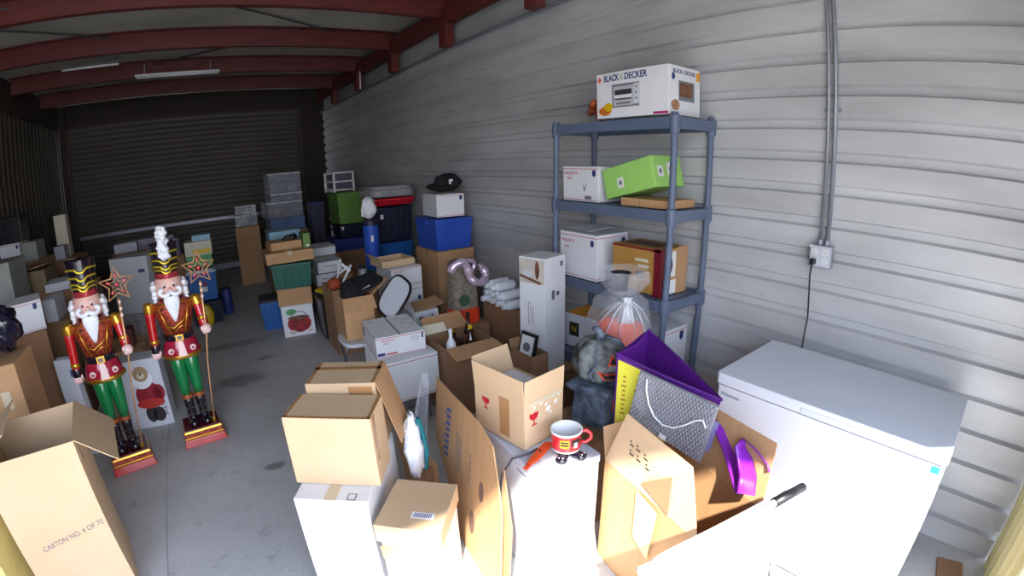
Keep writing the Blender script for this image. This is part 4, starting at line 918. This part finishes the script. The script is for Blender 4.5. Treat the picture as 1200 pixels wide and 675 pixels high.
MB().box((-.02, -.092, .98), (.03, .003, .07)).build('sticker', PAPER, gw); MB().lathe([(.086, .0), (.090, .62), (.088, .64)], n=28, caps=False).build('green_sleeve', DKGREEN, gw)
wbg = MB().ball((0, 0, .12), (.085, .07, .13), 20, 12, wob=lambda a, t: 1 + .12*math.sin(4*a + 3*t) + .06*math.sin(9*a)).tube([(-.02, 0, .2), (-.07, -.02, .12), (-.08, -.03, .02)], .02, 8).build('white_plastic_bag', SNOW, smooth=True); wbg.location = (1.665, 5.06, 1.20); wbg.scale = (1.0, 1.0, .85); tag(wbg, 'bulging white plastic bag on the blue gift wrap bin', 'bag')

carton('brown carton on the floor under the indigo tote of the green stack', 1.74, 6.92, 0, .52, .5, 0, .545, CARD2)
tote('indigo tote at the bottom of the green tote stack', 1.70, 6.9, 0, .54, .52, .548, .195, INDIGO)
tote('dark navy tote between the indigo and green totes', 1.80, 6.92, 0, .46, .5, .746, .192, NAVYP, sticker=True)
tote('lime green tote carrying the white drawer tower', 1.80, 6.9, 2, .49, .56, .942, .445, GREEN, GREEN, lidh=.02)
dt = thing('drawer_tower', 'small white frame drawer tower on the lime green tote', 'drawers', (1.92, 7.15, 1.415), (0, 0, R(10))); DIM[dt.name] = (.36, .36, .29)
mb = MB()
for sx in (-1, 1):
    for sy in (-1, 1): mb.box((sx*.155, sy*.155, .145), (.03, .03, .29))
for z in (.03, .15, .28):
    mb.box((0, -.155, z), (.34, .025, .02)).box((0, .155, z), (.34, .025, .02)).box((-.155, 0, z), (.025, .34, .02)).box((.155, 0, z), (.025, .34, .02))
mb.build('frame', PAPER, dt, bevel=.003)
for z in (.045, .165): MB().box((0, -.02, z + .048), (.28, .30, .09)).build('drawer', mat('smoky_clear_plastic', (92, 92, 110), .2), dt, bevel=.004)
nb = thing('refuse_bin', 'tall narrow dark blue bin left of the green tote stack', 'bin', (1.56, 7.28, 0))
MB().taper((0, 0, 0), (.17, .22), (.21, .28), 1.26).build('bin_body', NAVYP, nb, bevel=.01); MB().rbox((0, 0, 1.275), (.22, .29, .03), .02).build('lid', INDIGO, nb, bevel=.005)

# clear bins at the back
carton('brown carton on the floor under the stack of clear bins', .93, 7.58, 0, .54, .45, 0, .885, CARD2)
clear_bin('clear blue-tinted bin at the bottom of the tall clear stack', .89, 7.52, 3, .56, .5, .89, .195, CLEARB)
clear_bin('wide clear bin, second from the bottom of the tall clear stack', .86, 7.5, 5, .58, .5, 1.088, .24, CLEAR, MIXR)
clear_bin('shallow clear bin, third from the bottom of the tall clear stack', .93, 7.54, 3, .51, .46, 1.331, .125)
clear_bin('clear bin topmost of the tall clear stack', .92, 7.55, 3, .52, .46, 1.459, .30)
carton('tall plain brown carton standing alone near the rear door', .401, 8.284, -6, .393, .36, 0, .953, CARD, TAPE, 'top')
clear_bin('clear bin with teal contents on the tall lone brown carton', .41, 8.30, -4, .38, .33, .958, .185, CLEAR, mat('mixed_contents_teal', (70, 120, 120), .8, var=.4, scale=8), 'clear bins on the lone brown carton')
clear_bin('small clear bin topmost on the tall lone brown carton', .42, 8.31, -6, .36, .31, 1.146, .145, CLEAR, MIX, 'clear bins on the lone brown carton')

# stack with the pot carton
pot = carton('white carton printed with a red cooking pot, lowest of its stack', .603, 5.167, -8, .342, .30, 0, .345, WHITE, None, None, name='pot_carton')
decal(pot, 'front', .52, .40, .26, .20, REDPIC, 'pot_picture', ell=20); decal(pot, 'front', .52, .60, .24, .05, BROWNPIC, 'pot_picture', ell=16, lift=.0014); decal(pot, 'front', .52, .66, .17, .10, GREYINK, 'pot_handle', ell=18, lift=.0003); decal(pot, 'front', .52, .655, .15, .085, WHITE, 'pot_handle', ell=18, lift=.0009)
decal(pot, 'front', .30, .80, .12, .07, GRNPIC, 'printed_mark', ell=9, lift=.0012); decal(pot, 'front', .28, .14, .09, .05, BEIGEPIC, 'printed_mark', ell=8, lift=.0014); decal(pot, 'front', .84, .14, .05, .04, BEIGEPIC, 'printed_mark', ell=8); decal(pot, 'left', .5, .5, .28, .33, mat('printed_dark_red', (96, 40, 52), .5, var=.2), 'printed_side')
tote('dark blue tote on the floor behind the red pot carton', .40, 5.53, -8, .48, .38, 0, .345, BLUE2, NAVYP, lidh=.01)
cb5 = carton('small brown carton directly on the red pot carton', .590, 5.175, -9, .368, .30, .347, .184, CARD, WTAPE, 'top')
tote('dark green tote in the stack above the red pot carton', .545, 5.15, -8, .45, .44, .534, .285, DKGREEN)
carton('flat wide brown carton on the dark green tote', .52, 5.12, -1, .505, .44, .821, .115, CARD, WTAPE, 'depth')
fb = carton('thin brown carton under a black cable on the pot carton stack', .60, 5.26, 4, .34, .28, .939, .085, CARDG, None, None)
o = MB().tube(smooth_path([(.74, 5.33, 1.034), (.80, 5.30, 1.08), (.84, 5.28, 1.034), (.87, 5.30, 1.09), (.90, 5.34, 1.04), (.86, 5.42, 1.07), (.82, 5.40, 1.036)]), .012, 7).build('black_cable', BLACKP, smooth=True); tag(o, 'coiled black cable on the thin brown carton', 'cable')
gb = carton('small green printed carton at the right end of the flat brown carton', .945, 5.20, 0, .075, .24, .94, .155, mat('olive_green_board', (104, 136, 66), .5, var=.1), None, None); decal(gb, 'front', .6, .15, .03, .02, PAPER, 'sticker')
carton('brown carton on the floor behind the pot carton stack', .66, 5.96, 0, .42, .40, 0, .915, CARD2)
lb_ = carton('light blue carton behind the thin brown carton', .675, 5.97, 0, .385, .36, .918, .14, LBLUE, None, None, lid=.02)

# white boxes and junk in the centre
carton('brown carton on the floor under the two small white boxes', 1.13, 5.62, 0, .32, .38, 0, .395, CARD2)
for lab, x, z, h, w_ in (('small white box, lower of the pair right of the green tote', 1.124, .397, .146, .295), ('small white box, upper of the pair right of the green tote', 1.152, .546, .140, .30)):
    q = carton(lab, x, 5.6, 0, w_, .36, z, h, WHITE, None, None, name='white_box', group='pair of small white boxes'); decal(q, 'front', .5, .55, .16, .008, GREYINK, 'printed_line'); decal(q, 'front', .5, .97, w_, .01, GREYINK, 'lid_edge')
carton('dark brown carton on the floor under the lone small white box', 1.2, 6.03, 0, .34, .4, 0, .675, CARD2)
q = carton('lone small white box behind and above the pair of white boxes', 1.212, 6.05, 0, .29, .34, .678, .118, WHITE, None, None, name='white_box'); decal(q, 'front', .5, .93, .29, .012, GREYINK, 'lid_edge')
bn2 = thing('storage_bin', 'black bin on the floor right of the red pot carton', 'bin', (1.12, 4.93, 0)); MB().taper((0, 0, 0), (.26, .30), (.30, .36), .44).build('bin_body', BLACKP, bn2, bevel=.01); MB().rbox((0, 0, .45), (.32, .38, .02), .02).build('rim', BLACKP, bn2)
yb = MB().ball((0, 0, 0), (.15, .17, .03), 20, 8, wob=lambda a, t: 1 + .15*math.sin(5*a) + .05*math.sin(11*a)).panel([(-.04, -.19, .02), (.10, -.20, .01), (.12, -.22, -.12), (.02, -.215, -.06)], .004).build('yellow_plastic_bag', YELLOW, smooth=True); yb.location = (1.12, 4.93, .505); tag(yb, 'yellow plastic bag draped over the black bin', 'bag')
carton('brown carton behind the chair, heaped with loose junk', .99, 4.28, 0, .44, .42, 0, .645, CARD2)
pl_ = thing('white_plastic_strips', 'bundle of white plastic strips behind the open chair carton', 'plastic parts', (1.13, 4.54, .651))
for k, (a, b2) in enumerate((((-.06, -.1, .0), (.02, -.05, .24)), ((0, -.12, .02), (.12, -.06, .17)), ((-.03, -.08, .10), (.10, -.02, .15)), ((.02, -.1, .2), (.09, -.1, .12)))): MB().tube([a, b2], .014, 6, flat=(.35, 1)).build('strip', PAPER, pl_)
jr = thing('glass_jar', 'grey-white jar behind the white plastic strips', 'jar', (1.37, 4.52, .648)); MB().lathe([(.04, 0), (.045, .01), (.045, .10), (.03, .12)], n=20).build('jar_body', BUBBLE, jr, smooth='auto'); MB().lathe([(.034, .118), (.034, .14)], n=18).build('lid', BLACKP, jr)
dk = MB().ball((0, 0, .04), (.09, .07, .045), 14, 8, wob=lambda a, t: 1 + .2*math.sin(3*a)).build('brown_rag', CARD2, smooth=True); dk.location = (1.22, 4.61, .66); tag(dk, 'brown rag between the white strips and the jar', 'cloth')

# ------------------------------------------------------------------ left side
lc = open_carton('very large open tan carton at the left front edge, sunlit', -1.163, 1.893, 11, .435, .44, 0, .829, {'right': (.21, 132, .0, .0), 'left': (.17, -58, .0, .12)}, CARD3)
text(lc, 'front', .60, .50, .036, 'CARTON NO. 4 OF 70', GREYINK, rot=8, sx=.9)
decal(lc, 'right', .18, .90, .05, .10, WTAPE, 'tape_strip')
yc = carton('yellowish carton at the far left bottom edge beside the large open one', -1.70, 1.86, 0, .41, .33, 0, .76, mat('yellow_board', (226, 206, 130), .6), None, None)
lb2 = carton('tall brown carton at the left edge, a black shiny bag on top', -1.59, 2.76, 0, .37, .34, 0, .97, CARD, TAPE, 'depth'); [decal(lb2, 'front', .50 + .05*k, .18, .012, .024, BROWNINK, 'faded_print') for k in range(9)]
decal(lb2, 'front', .7, .8, .06, .10, WTAPE, 'tape_strip')
bb2 = MB().ball((0, 0, .13), (.11, .13, .115), 24, 14, wob=lambda a, t: 1 + .14*math.sin(4*a + 5*t) + .08*math.sin(9*a + 3*t)).build('shiny_black_bag', mat('shiny_black_plastic', (18, 20, 44), .15, var=.3, scale=8, coat=.6, bump=.9, bscale=14), smooth=True); bb2.location = (-1.31, 2.93, .995); tag(bb2, 'shiny black plastic bag on the tall brown carton', 'bag')
carton('brown carton on the floor under the tilted white mailing box', -1.72, 3.60, 20, .42, .33, 0, .895, CARD2)
pm = mail_box('white mailing box with blue shield at the left edge', -1.714, 3.60, 20, .424, .32, .90, .212, txt=False, shield=True)
wp = carton('narrow white panel box leaning between cartons at the left', -1.26, 3.52, -12, .15, .08, 0, .72, WHITEB, None, None, name='narrow_white_box'); decal(wp, 'front', .8, .86, .02, .05, BLUEINK, 'printed_mark')
carton('brown carton behind the left nutcracker', -1.17, 4.15, 0, .46, .40, 0, .505, CARD)
rb = carton('small dark red printed box between the two nutcrackers', -.88, 4.20, 0, .10, .14, .508, .155, mat('dark_maroon_board', (92, 30, 34), .5, var=.2), None, None, name='printed_box')
carton('brown carton stacked left of the left nutcracker', -1.70, 4.22, 0, .42, .45, 0, .826, CARD2)
q = carton('small white box behind the mailing box with blue shield', -1.48, 4.24, 0, .11, .3, .828, .18, WHITEB, None, None, name='white_box')
carton('dark brown carton behind the left nutcracker hat', -1.68, 4.92, 0, .48, .46, 0, .948, CARD2)
q = carton('flat white box on the dark carton behind the left nutcracker hat', -1.66, 4.93, 6, .30, .34, .951, .075, WHITEB, None, None, name='flat_white_box')
carton('brown carton on the floor beneath the dusky olive box', -2.14, 5.2, 0, .42, .45, 0, .935, CARD2)
q = carton('olive-brown box with a raised dark lid near the left wall', -2.09, 5.2, 0, .37, .40, .938, .20, mat('olive_brown_board', (124, 106, 78), .7), None, None); MB().panel([(-.19, -.24, .205), (.21, -.22, .255), (.22, .16, .27), (-.18, .16, .23)], .01).build('lid_flap', CARD2, q)
q = MB().ball((0, 0, .02), (.02, .02, .02), 12, 8).build('white_knob', PAPER, smooth=True); q.location = (-1.78, 5.15, .0); q.location = (-1.86, 5.12, 1.20); bpy.data.objects.remove(q)
carton('grey carton at the left edge of the view, in shadow', -2.30, 4.6, 0, .45, .45, 0, 1.325, mat('greyish_board', (150, 152, 146), .6), None, None)
carton('brown carton on the floor against the left wall', -2.56, 6.0, 0, .58, .5, 0, .60, CARD2); carton('brown carton under the shadowed white mailing box', -2.56, 6.0, 0, .58, .5, .602, .555, CARD2)
mail_box('white mailing box in shadow by the left wall', -2.50, 6.01, 0, .26, .36, 1.16, .228, txt=False)
carton('grey box right of the shadowed white mailing box', -2.225, 6.02, 0, .19, .34, 1.16, .21, mat('greyish_board', (150, 152, 146), .6), None, None)
tv = thing('microwave_oven', 'black microwave-like cabinet on the shadowed white mailing box', 'appliance', (-2.38, 6.22, 1.392)); MB().box((0, 0, .14), (.34, .30, .28)).build('cabinet', BLACKP, tv, bevel=.006); MB().box((-.04, -.153, .14), (.22, .006, .22)).build('door', mat('dark_glass_panel', (30, 32, 40), .1), tv)
carton('brown carton under the small grey box near the left wall', -2.06, 6.52, 0, .36, .6, 0, 1.063, CARD2)
carton('small pale grey box near the left wall', -1.99, 6.54, 0, .135, .20, 1.066, .158, mat('pale_grey_board', (170, 172, 186), .6), None, None, name='pale_box')
q = carton('upright cream box standing by the left wall', -2.03, 6.86, 0, .165, .16, 1.066, .515, CREAM, None, None, name='upright_box')

# white cartons behind the nutcrackers
carton('printed white carton lowest between the nutcrackers', -1.27, 6.37, -20, .48, .40, 0, .297, mat('printed_white_board', (190, 182, 182), .6, var=.2, scale=12), None, None)
wl = carton('large white carton in the middle of the stack between the nutcrackers', -1.29, 6.387, -19, .50, .40, .30, .442, WHITE, WTAPE, None, name='white_carton')
wu = carton('white carton topmost of the stack between the nutcrackers', -1.29, 6.38, -20, .52, .40, .745, .235, WHITE, WTAPE, None, name='white_carton'); decal(wu, 'front', .82, .28, .09, .04, BLUEINK, 'printed_mark')
carton('long brown carton on the floor behind the white stack', -1.46, 7.6, 0, .96, .48, 0, .893, CARD2)
carton('pale box on the long brown carton, left one', -1.43, 7.62, 0, .34, .36, .896, .13, WHITEB, None, None, name='pale_box')
q = carton('flat pale box with dark edge on the long brown carton', -1.07, 7.62, 0, .53, .36, .896, .15, mat('pale_purple_board', (150, 140, 160), .6, var=.2, scale=8), None, None, name='pale_box')
carton('brown carton under the round blue-grey tin', -.60, 6.79, 0, .22, .28, 0, .842, CARD2)
tn = MB().lathe([(.062, 0), (.065, .005), (.065, .19), (.068, .192), (.068, .215), (.06, .22)], n=24).build('round_tin', mat('blue_grey_tin', (120, 126, 160), .4), smooth='auto'); tn.location = (-.49, 6.90, .845); tag(tn, 'round blue-grey tin behind the right nutcracker hat', 'tin')
darkt = tote('near-black tote on the floor under the blue tote', -.39, 6.28, 0, .40, .45, 0, .298, NAVYP)
bl = tote('blue tote with printed sticker behind the right nutcracker star', -.38, 6.30, 0, .38, .44, .30, .36, BLUE2, WHITEB, lidh=.03)
decal(bl, 'front', .52, .60, .09, .035, REDPIC, 'sticker', lift=.02); decal(bl, 'front', .52, .42, .085, .06, PAPER, 'sticker', lift=.02)
carton('green printed carton on the blue tote', -.345, 6.34, 0, .32, .36, .722, .14, GRNPIC, None, None, name='printed_carton')
q = carton('white and yellow printed carton on the green printed one', -.345, 6.34, 0, .335, .36, .865, .17, CREAM, None, None, name='printed_carton'); decal(q, 'front', .62, .28, .22, .055, YELLOW, 'printed_band')
carton('light blue box topmost above the blue tote', -.24, 6.36, 0, .225, .3, 1.038, .07, LBLUE, None, None, name='light_blue_box')
q = MB().ball((0, 0, .13), (.085, .03, .14), 16, 10, wob=lambda a, t: 1 + .1*math.sin(5*a)).build('yellow_plastic_bag', YELLOW, smooth=True); q.location = (-.20, 6.19, .0); tag(q, 'yellow plastic bag on the floor in front of the near-black tote', 'bag')
cn = thing('paint_can', 'dark blue can standing alone on the concrete floor', 'can', (.08, 6.66, 0)); MB().lathe([(.066, 0), (.07, .006), (.07, .325), (.067, .33)], n=26).build('can_body', INDIGO, cn, smooth='auto'); MB().lathe([(.071, .325), (.072, .345), (.06, .347)], n=26).build('lid', NAVYP, cn)

# carton with a plush picture, behind the nutcrackers
sb_ = carton('white carton picturing a plush bear in a red coat, between the nutcrackers', -.89, 3.74, -4, .34, .20, 0, .545, WHITEB, None, None, name='toy_carton')
def sd(u, v, w_, h_, m_, nm='bear_picture', ell=18, lift=.001, rot=0): decal(sb_, 'front', u, v, w_, h_, m_, nm, rot=rot, ell=ell, lift=lift)
RC = mat('printed_coat_red', (150, 22, 44), .5, var=.12, scale=20); sd(.60, .48, .20, .22, RC); sd(.84, .50, .09, .13, RC); sd(.60, .36, .22, .08, mat('printed_coat_orange', (190, 50, 40), .5), lift=.0016)
sd(.52, .72, .17, .15, SNOW, lift=.002); sd(.53, .80, .12, .12, mat('printed_tan_fur', (176, 142, 108), .6, var=.1), lift=.0026); sd(.53, .775, .06, .05, CREAM, lift=.0032); sd(.53, .80, .02, .02, BLACK, lift=.0038, ell=10); sd(.62, .54, .012, .012, GOLD, lift=.0026); sd(.62, .50, .012, .012, GOLD, lift=.0026)
sd(.55, .20, .09, .14, mat('printed_dark_boot', (50, 44, 48), .5)); sd(.72, .18, .10, .12, mat('printed_dark_boot', (50, 44, 48), .5)); 
for a, b2, w_, h_ in ((.86, .26, .05, .004), (.86, .16, .05, .004), (.82, .21, .004, .06), (.90, .21, .004, .06), (.86, .30, .02, .004)): sd(a, b2, w_, h_, BLACK, 'lantern_picture', ell=0)

# ------------------------------------------------------------------ nutcrackers
def nutcracker(label, x, y, yaw, plume):
    t = thing('nutcracker', label, 'figurine', (x, y, 0), (0, 0, R(yaw)), 'tall toy soldier nutcrackers')
    O = lambda mb, nm, m_, p=None, **k: mb.build(nm, m_, p or t, **k)
    base = O(MB().taper((0, 0, 0), (.31, .27), (.285, .245), .055), 'base', LACQ, bevel=.004)
    O(MB().taper((0, 0, .055), (.285, .245), (.285, .245), .012).taper((0, 0, .098), (.275, .235), (.262, .222), .014), 'gold_moulding', GOLD, base, bevel=.002)
    O(MB().taper((0, 0, .067), (.268, .228), (.262, .222), .031), 'base_frieze', BROCADE, base)
    O(MB().taper((0, 0, .112), (.262, .222), (.25, .21), .010), 'base_top', MAROON, base, bevel=.002)
    for s in (-1, 1):
        X = s*.042
        b = O(MB().ball((X + s*.004, -.045, .145), (.035, .065, .026), 18, 10).lathe([(.036, .128), (.034, .16), (.031, .22), (.036, .30), (.038, .325)], (X, -.005, 0), 20), 'boot', BLKLACQ, smooth=True)
        for k, a in enumerate((-60, -120)):
            for z in (.20, .25, .30): O(MB().ball((X + .034*math.cos(R(a)), -.005 + .034*math.sin(R(a)), z), .0055, 8, 5), 'stud', GOLD, b)
        O(MB().lathe([(.036, .315), (.042, .325), (.042, .340), (.037, .348)], (X, -.005, 0), 20), 'boot_cuff', mat('copper_paint', (196, 110, 70), .3, metal=.6), b)
        O(MB().ball((X + s*.006, -.098, .152), .008, 8, 6), 'toe_stud', PAPER, b)
        O(MB().lathe([(.034, .345), (.040, .42), (.050, .55), (.054, .67)], (X*1.1, 0, 0), 22), 'leg', GRNLACQ, smooth=True)
    sk_ = O(MB().lathe([(.128, .638), (.131, .648), (.118, .71), (.096, .755)], n=40, sy=.78, wob=lambda a, z: 1 + (.035*math.cos(6*a) if z < .63 else 0)), 'tunic_skirt', mat('crimson_lacquer', (160, 18, 50), .22, coat=.6), smooth='auto')
    O(MB().lathe([(.131, .628), (.136, .637), (.135, .653), (.129, .657)], n=40, sy=.78, wob=lambda a, z: 1 + .035*math.cos(6*a)), 'gold_hem', GOLD, sk_, smooth='auto')
    O(MB().panel([(-.028, -.108, .648), (.028, -.108, .648), (.016, -.085, .745), (-.016, -.085, .745)], .01), 'white_placket', PINKW, sk_)
    for s in (-1, 1):
        O(MB().ball((s*.074, -.088, .690), (.021, .010, .021), 14, 8), 'rosette', PINKW, sk_); O(MB().ball((s*.074, -.096, .690), (.010, .006, .010), 10, 6), 'rosette_centre', MAGENTA, sk_)
    O(MB().lathe([(.098, .748), (.101, .752), (.101, .788), (.098, .792)], n=36, sy=.80), 'belt', BLKLACQ, smooth='auto')
    O(MB().box((0, -.083, .77), (.056, .01, .044)), 'buckle', GOLD, bevel=.003); O(MB().box((0, -.089, .77), (.036, .004, .026)), 'buckle_centre', BLKLACQ)
    O(MB().lathe([(.094, .788), (.104, .84), (.128, .93), (.138, .985), (.11, 1.012), (.055, 1.03)], n=40, sy=.76), 'torso', BROCADE, smooth=True)
    O(MB().tube([(-.045, -.083, .80), (-.075, -.092, .90), (-.098, -.075, .985)], .006, 6).tube([(.045, -.083, .80), (.075, -.092, .90), (.098, -.075, .985)], .006, 6), 'gold_piping', GOLD, smooth=True)
    O(MB().tube([(-.07, -.088, .86), (-.02, -.098, .845), (.035, -.10, .875), (.075, -.088, .91)], .0045, 6).tube([(-.02, -.092, .82), (.03, -.094, .85), (.06, -.088, .83)], .0045, 6), 'gold_filigree', GOLD, smooth=True)
    O(MB().lathe([(.060, 1.005), (.088, 1.018), (.085, 1.04), (.058, 1.046)], n=30, sy=.9), 'collar', MAROON, smooth='auto')
    O(MB().tube([(.128*math.cos(a), .10*math.sin(a), 1.0 - .01*math.cos(2*a)) for a in [2*PI*i/30 for i in range(30)]], .0055, 6, closed=True), 'shoulder_piping', GOLD, smooth=True)
    for s in (-1, 1):
        top = Vector((s*.158, -.005, .995)); bot = Vector((s*.172, -.015, .715)) if s < 0 else Vector((.176, -.06, .845))
        d = bot - top; L = d.length; M = d.to_track_quat('Z', 'X').to_matrix()
        up = O(MB().lathe([(.034, 0), (.036, .01), (.030, L*.5), (.026, L)], top, 20, M=M), 'arm', LACQ, smooth='auto')
        O(MB().ball(top + Vector((0, 0, .004)), (.036, .036, .022), 18, 8).lathe([(.0375, .0), (.0385, .03), (.033, .05)], top, 20, M=M, caps=False), 'shoulder_cap', GOLD, up, smooth='auto')
        O(MB().lathe([(.028, 0), (.033, .006), (.033, .020), (.028, .026)], top + d*.80, 18, M=M), 'cuff_band', GOLD, up, smooth='auto')
        O(MB().lathe([(.0285, 0), (.031, .01), (.031, .05), (.027, .055)], bot - d.normalized()*.02, 18, M=M), 'cuff', BLKLACQ if s < 0 else LACQ, up, smooth='auto')
        # rounded mitten fist with five stub fingers folded
        hc = bot + d.normalized()*.045 if s < 0 else Vector((.183, -.115, .800))
        hb = MB().ball(hc, (.036, .034, .034), 18, 10)
        for k in range(4): hb.ball(hc + Vector((-.018 + .012*k, -.027, -.010 + .002*k)), (.0085, .011, .017), 8, 6)
        hb.ball(hc + Vector((-s*.028, -.012, .010)), (.009, .012, .017), 8, 6)
        O(hb, 'hand', PINKW, up, smooth=True)
    hd = O(MB().lathe([(.055, 1.025), (.086, 1.045), (.094, 1.08), (.092, 1.12), (.083, 1.16), (.06, 1.18)], n=32), 'head', SKIN, smooth=True)
    for s in (-1, 1):
        O(MB().ball((s*.030, -.090, 1.115), (.008, .006, .008), 10, 6), 'eye', BLACK, hd); O(MB().tube([(s*.018, -.089, 1.130), (s*.034, -.090, 1.134), (s*.048, -.082, 1.128)], .004, 6), 'eyebrow', SNOW, hd, smooth=True)
        O(MB().tube(smooth_path([(s*.004, -.100, 1.078), (s*.025, -.112, 1.066), (s*.05, -.108, 1.066), (s*.068, -.098, 1.084), (s*.058, -.094, 1.102), (s*.044, -.098, 1.092)]), [.015]*10 + [.013]*8 + [.011]*8, 8), 'moustache', SNOW, hd, smooth=True)
        h_ = MB()
        for k, (a, z, r_) in enumerate(((20, 1.12, .022), (8, 1.10, .026), (15, 1.07, .024), (0, 1.045, .022), (35, 1.09, .024), (-12, 1.07, .020), (-16, 1.115, .018), (10, 1.03, .018), (-2, 1.01, .015))): h_.ball((s*.104*math.cos(R(a)), .104*math.sin(R(a)), z), (r_, r_, r_*1.1), 10, 6)
        O(h_, 'hair', SNOW, hd, smooth=True)
    O(MB().ball((0, -.098, 1.098), (.013, .018, .014), 12, 8), 'nose', SKIN, hd, smooth=True)
    O(MB().lathe([(.008, 0), (.022, .03), (.040, .08), (.052, .12), (.052, .155), (.030, .175)], (0, -.090, .885), 22, sy=.5, wob=lambda a, z: 1 + .05*math.sin(9*a)), 'beard', SNOW, hd, smooth=True)
    O(MB().ball((0, -.106, 1.056), (.012, .005, .004), 10, 6), 'mouth', MAROON, hd)
    hat = O(MB().lathe([(.074, 1.135), (.075, 1.18), (.096, 1.375), (.098, 1.385), (.091, 1.387)], n=36), 'hat', BLKLACQ, smooth='auto')
    O(MB().lathe([(.083, 1.128), (.087, 1.136), (.084, 1.152), (.078, 1.156)], n=36), 'hat_brim', MAGENTA, hat, smooth='auto')
    O(MB().lathe([(.077, 1.156), (.079, 1.16), (.081, 1.196), (.077, 1.20)], n=36), 'hat_band', mat('magenta_copper', (176, 60, 70), .25, metal=.4), hat, smooth='auto')
    for z, r_ in ((1.212, .0815), (1.236, .084), (1.276, .0885), (1.325, .094)):
        O(MB().tube([((r_)*math.cos(a), (r_)*math.sin(a), z + .009*abs(math.sin(2*a)) - (.014 if abs(a - 4.71) < .35 else 0)) for a in [2*PI*i/32 for i in range(32)]], .0075, 7, closed=True), 'gold_braid', mat('bright_gold', (226, 200, 60), .25, metal=.7), hat, smooth=True)
    if plume:
        p = MB(); random.seed(5)
        for k in range(26): z = 1.30 + .19*k/26; p.ball((.016*math.sin(k*1.9), -.098 + .012*math.cos(k*2.3), z), (.026 + .006*math.sin(k), .022, .018), 9, 6)
        O(p, 'plume', SNOW, hat, smooth=True)
    # staff with a wire star
    staff = O(MB().tube([(.095, -.075, .122), (.145, -.100, .55), (.183, -.120, .80), (.200, -.128, 1.12)], [.0055, .0055, .006, .007], 10), 'staff', mat('copper_gold', (224, 170, 122), .3, metal=.4), smooth=True)
    O(MB().lathe([(.006, .118), (.011, .125), (.011, .15), (.006, .16)], (.095, -.075, 0), 12), 'staff_ferrule', GOLD, staff)
    for z in (1.02, 1.06, 1.10): O(MB().ball((.197 + .0003*(z-1)*100, -.126, z), (.011, .011, .012), 12, 8), 'staff_bead', PINKW, staff, smooth=True)
    sc0 = Vector((.203, -.129, 1.205))
    def star(r1, r2, off=0):
        return [sc0 + Vector(((r1 if i % 2 == 0 else r2)*math.sin(PI*i/5), off, (r1 if i % 2 == 0 else r2)*math.cos(PI*i/5))) for i in range(10)]
    O(MB().tube(star(.108, .050), .0065, 6, closed=True).tube(star(.052, .024), .0045, 6, closed=True), 'star_frame', mat('copper_gold', (224, 170, 122), .3, metal=.4), staff, smooth='auto')
    for i in range(5):
        a = 2*PI*i/5; c0 = sc0 + Vector((.055*math.sin(a), 0, .055*math.cos(a))); O(MB().ball(c0, (.009, .004, .013), 8, 6, M=Matrix.Rotation(a, 3, 'Y')), 'star_jewel', LACQ, staff)
    O(MB().ball(sc0, (.013, .006, .013), 10, 6), 'star_centre', LACQ, staff, smooth=True)
    return t
nutcracker('nutcracker soldier with white plume, right of the bear carton', -.325, 3.395, 6, True)
nutcracker('nutcracker soldier without plume, at the left behind the large open carton', -.845, 3.255, 12, False)

# unlit strip lights under the roof
for lab, x, y in (('fluorescent strip light hung under the dark rear roof', -.27, 7.22), ('fluorescent strip light fixture half seen at upper left', -1.28, 6.3)):
    fl = thing('strip_light', lab, 'light fixture', (x, y, 3.225)); fl.scale = (1, 1, 1) if x > -1 else (.62, .6, 1); MB().box((0, 0, .018), (1.16, .075, .03)).build('housing', PAPER if x > -1 else mat('dull_housing', (90, 88, 84), .6), fl, bevel=.004)
    MB().tube([(-.56, 0, -.008), (.56, 0, -.008)], .013, 10).build('tube', mat('milky_tube', (236, 238, 240), .3), fl, smooth=True); MB().box((-.45, 0, .10), (.01, .01, .15)).build('hanger', STEEL, fl); MB().box((.45, 0, .10), (.01, .01, .15)).build('hanger', STEEL, fl)
tg = MB().box((0, 0, 0), (.012, .03, .26)).build('hanging_tag', PAPER); tg.location = (2.25, 6.9, 3.03); tag(tg, 'white strip hanging from the eave beam high on the right', 'tag')
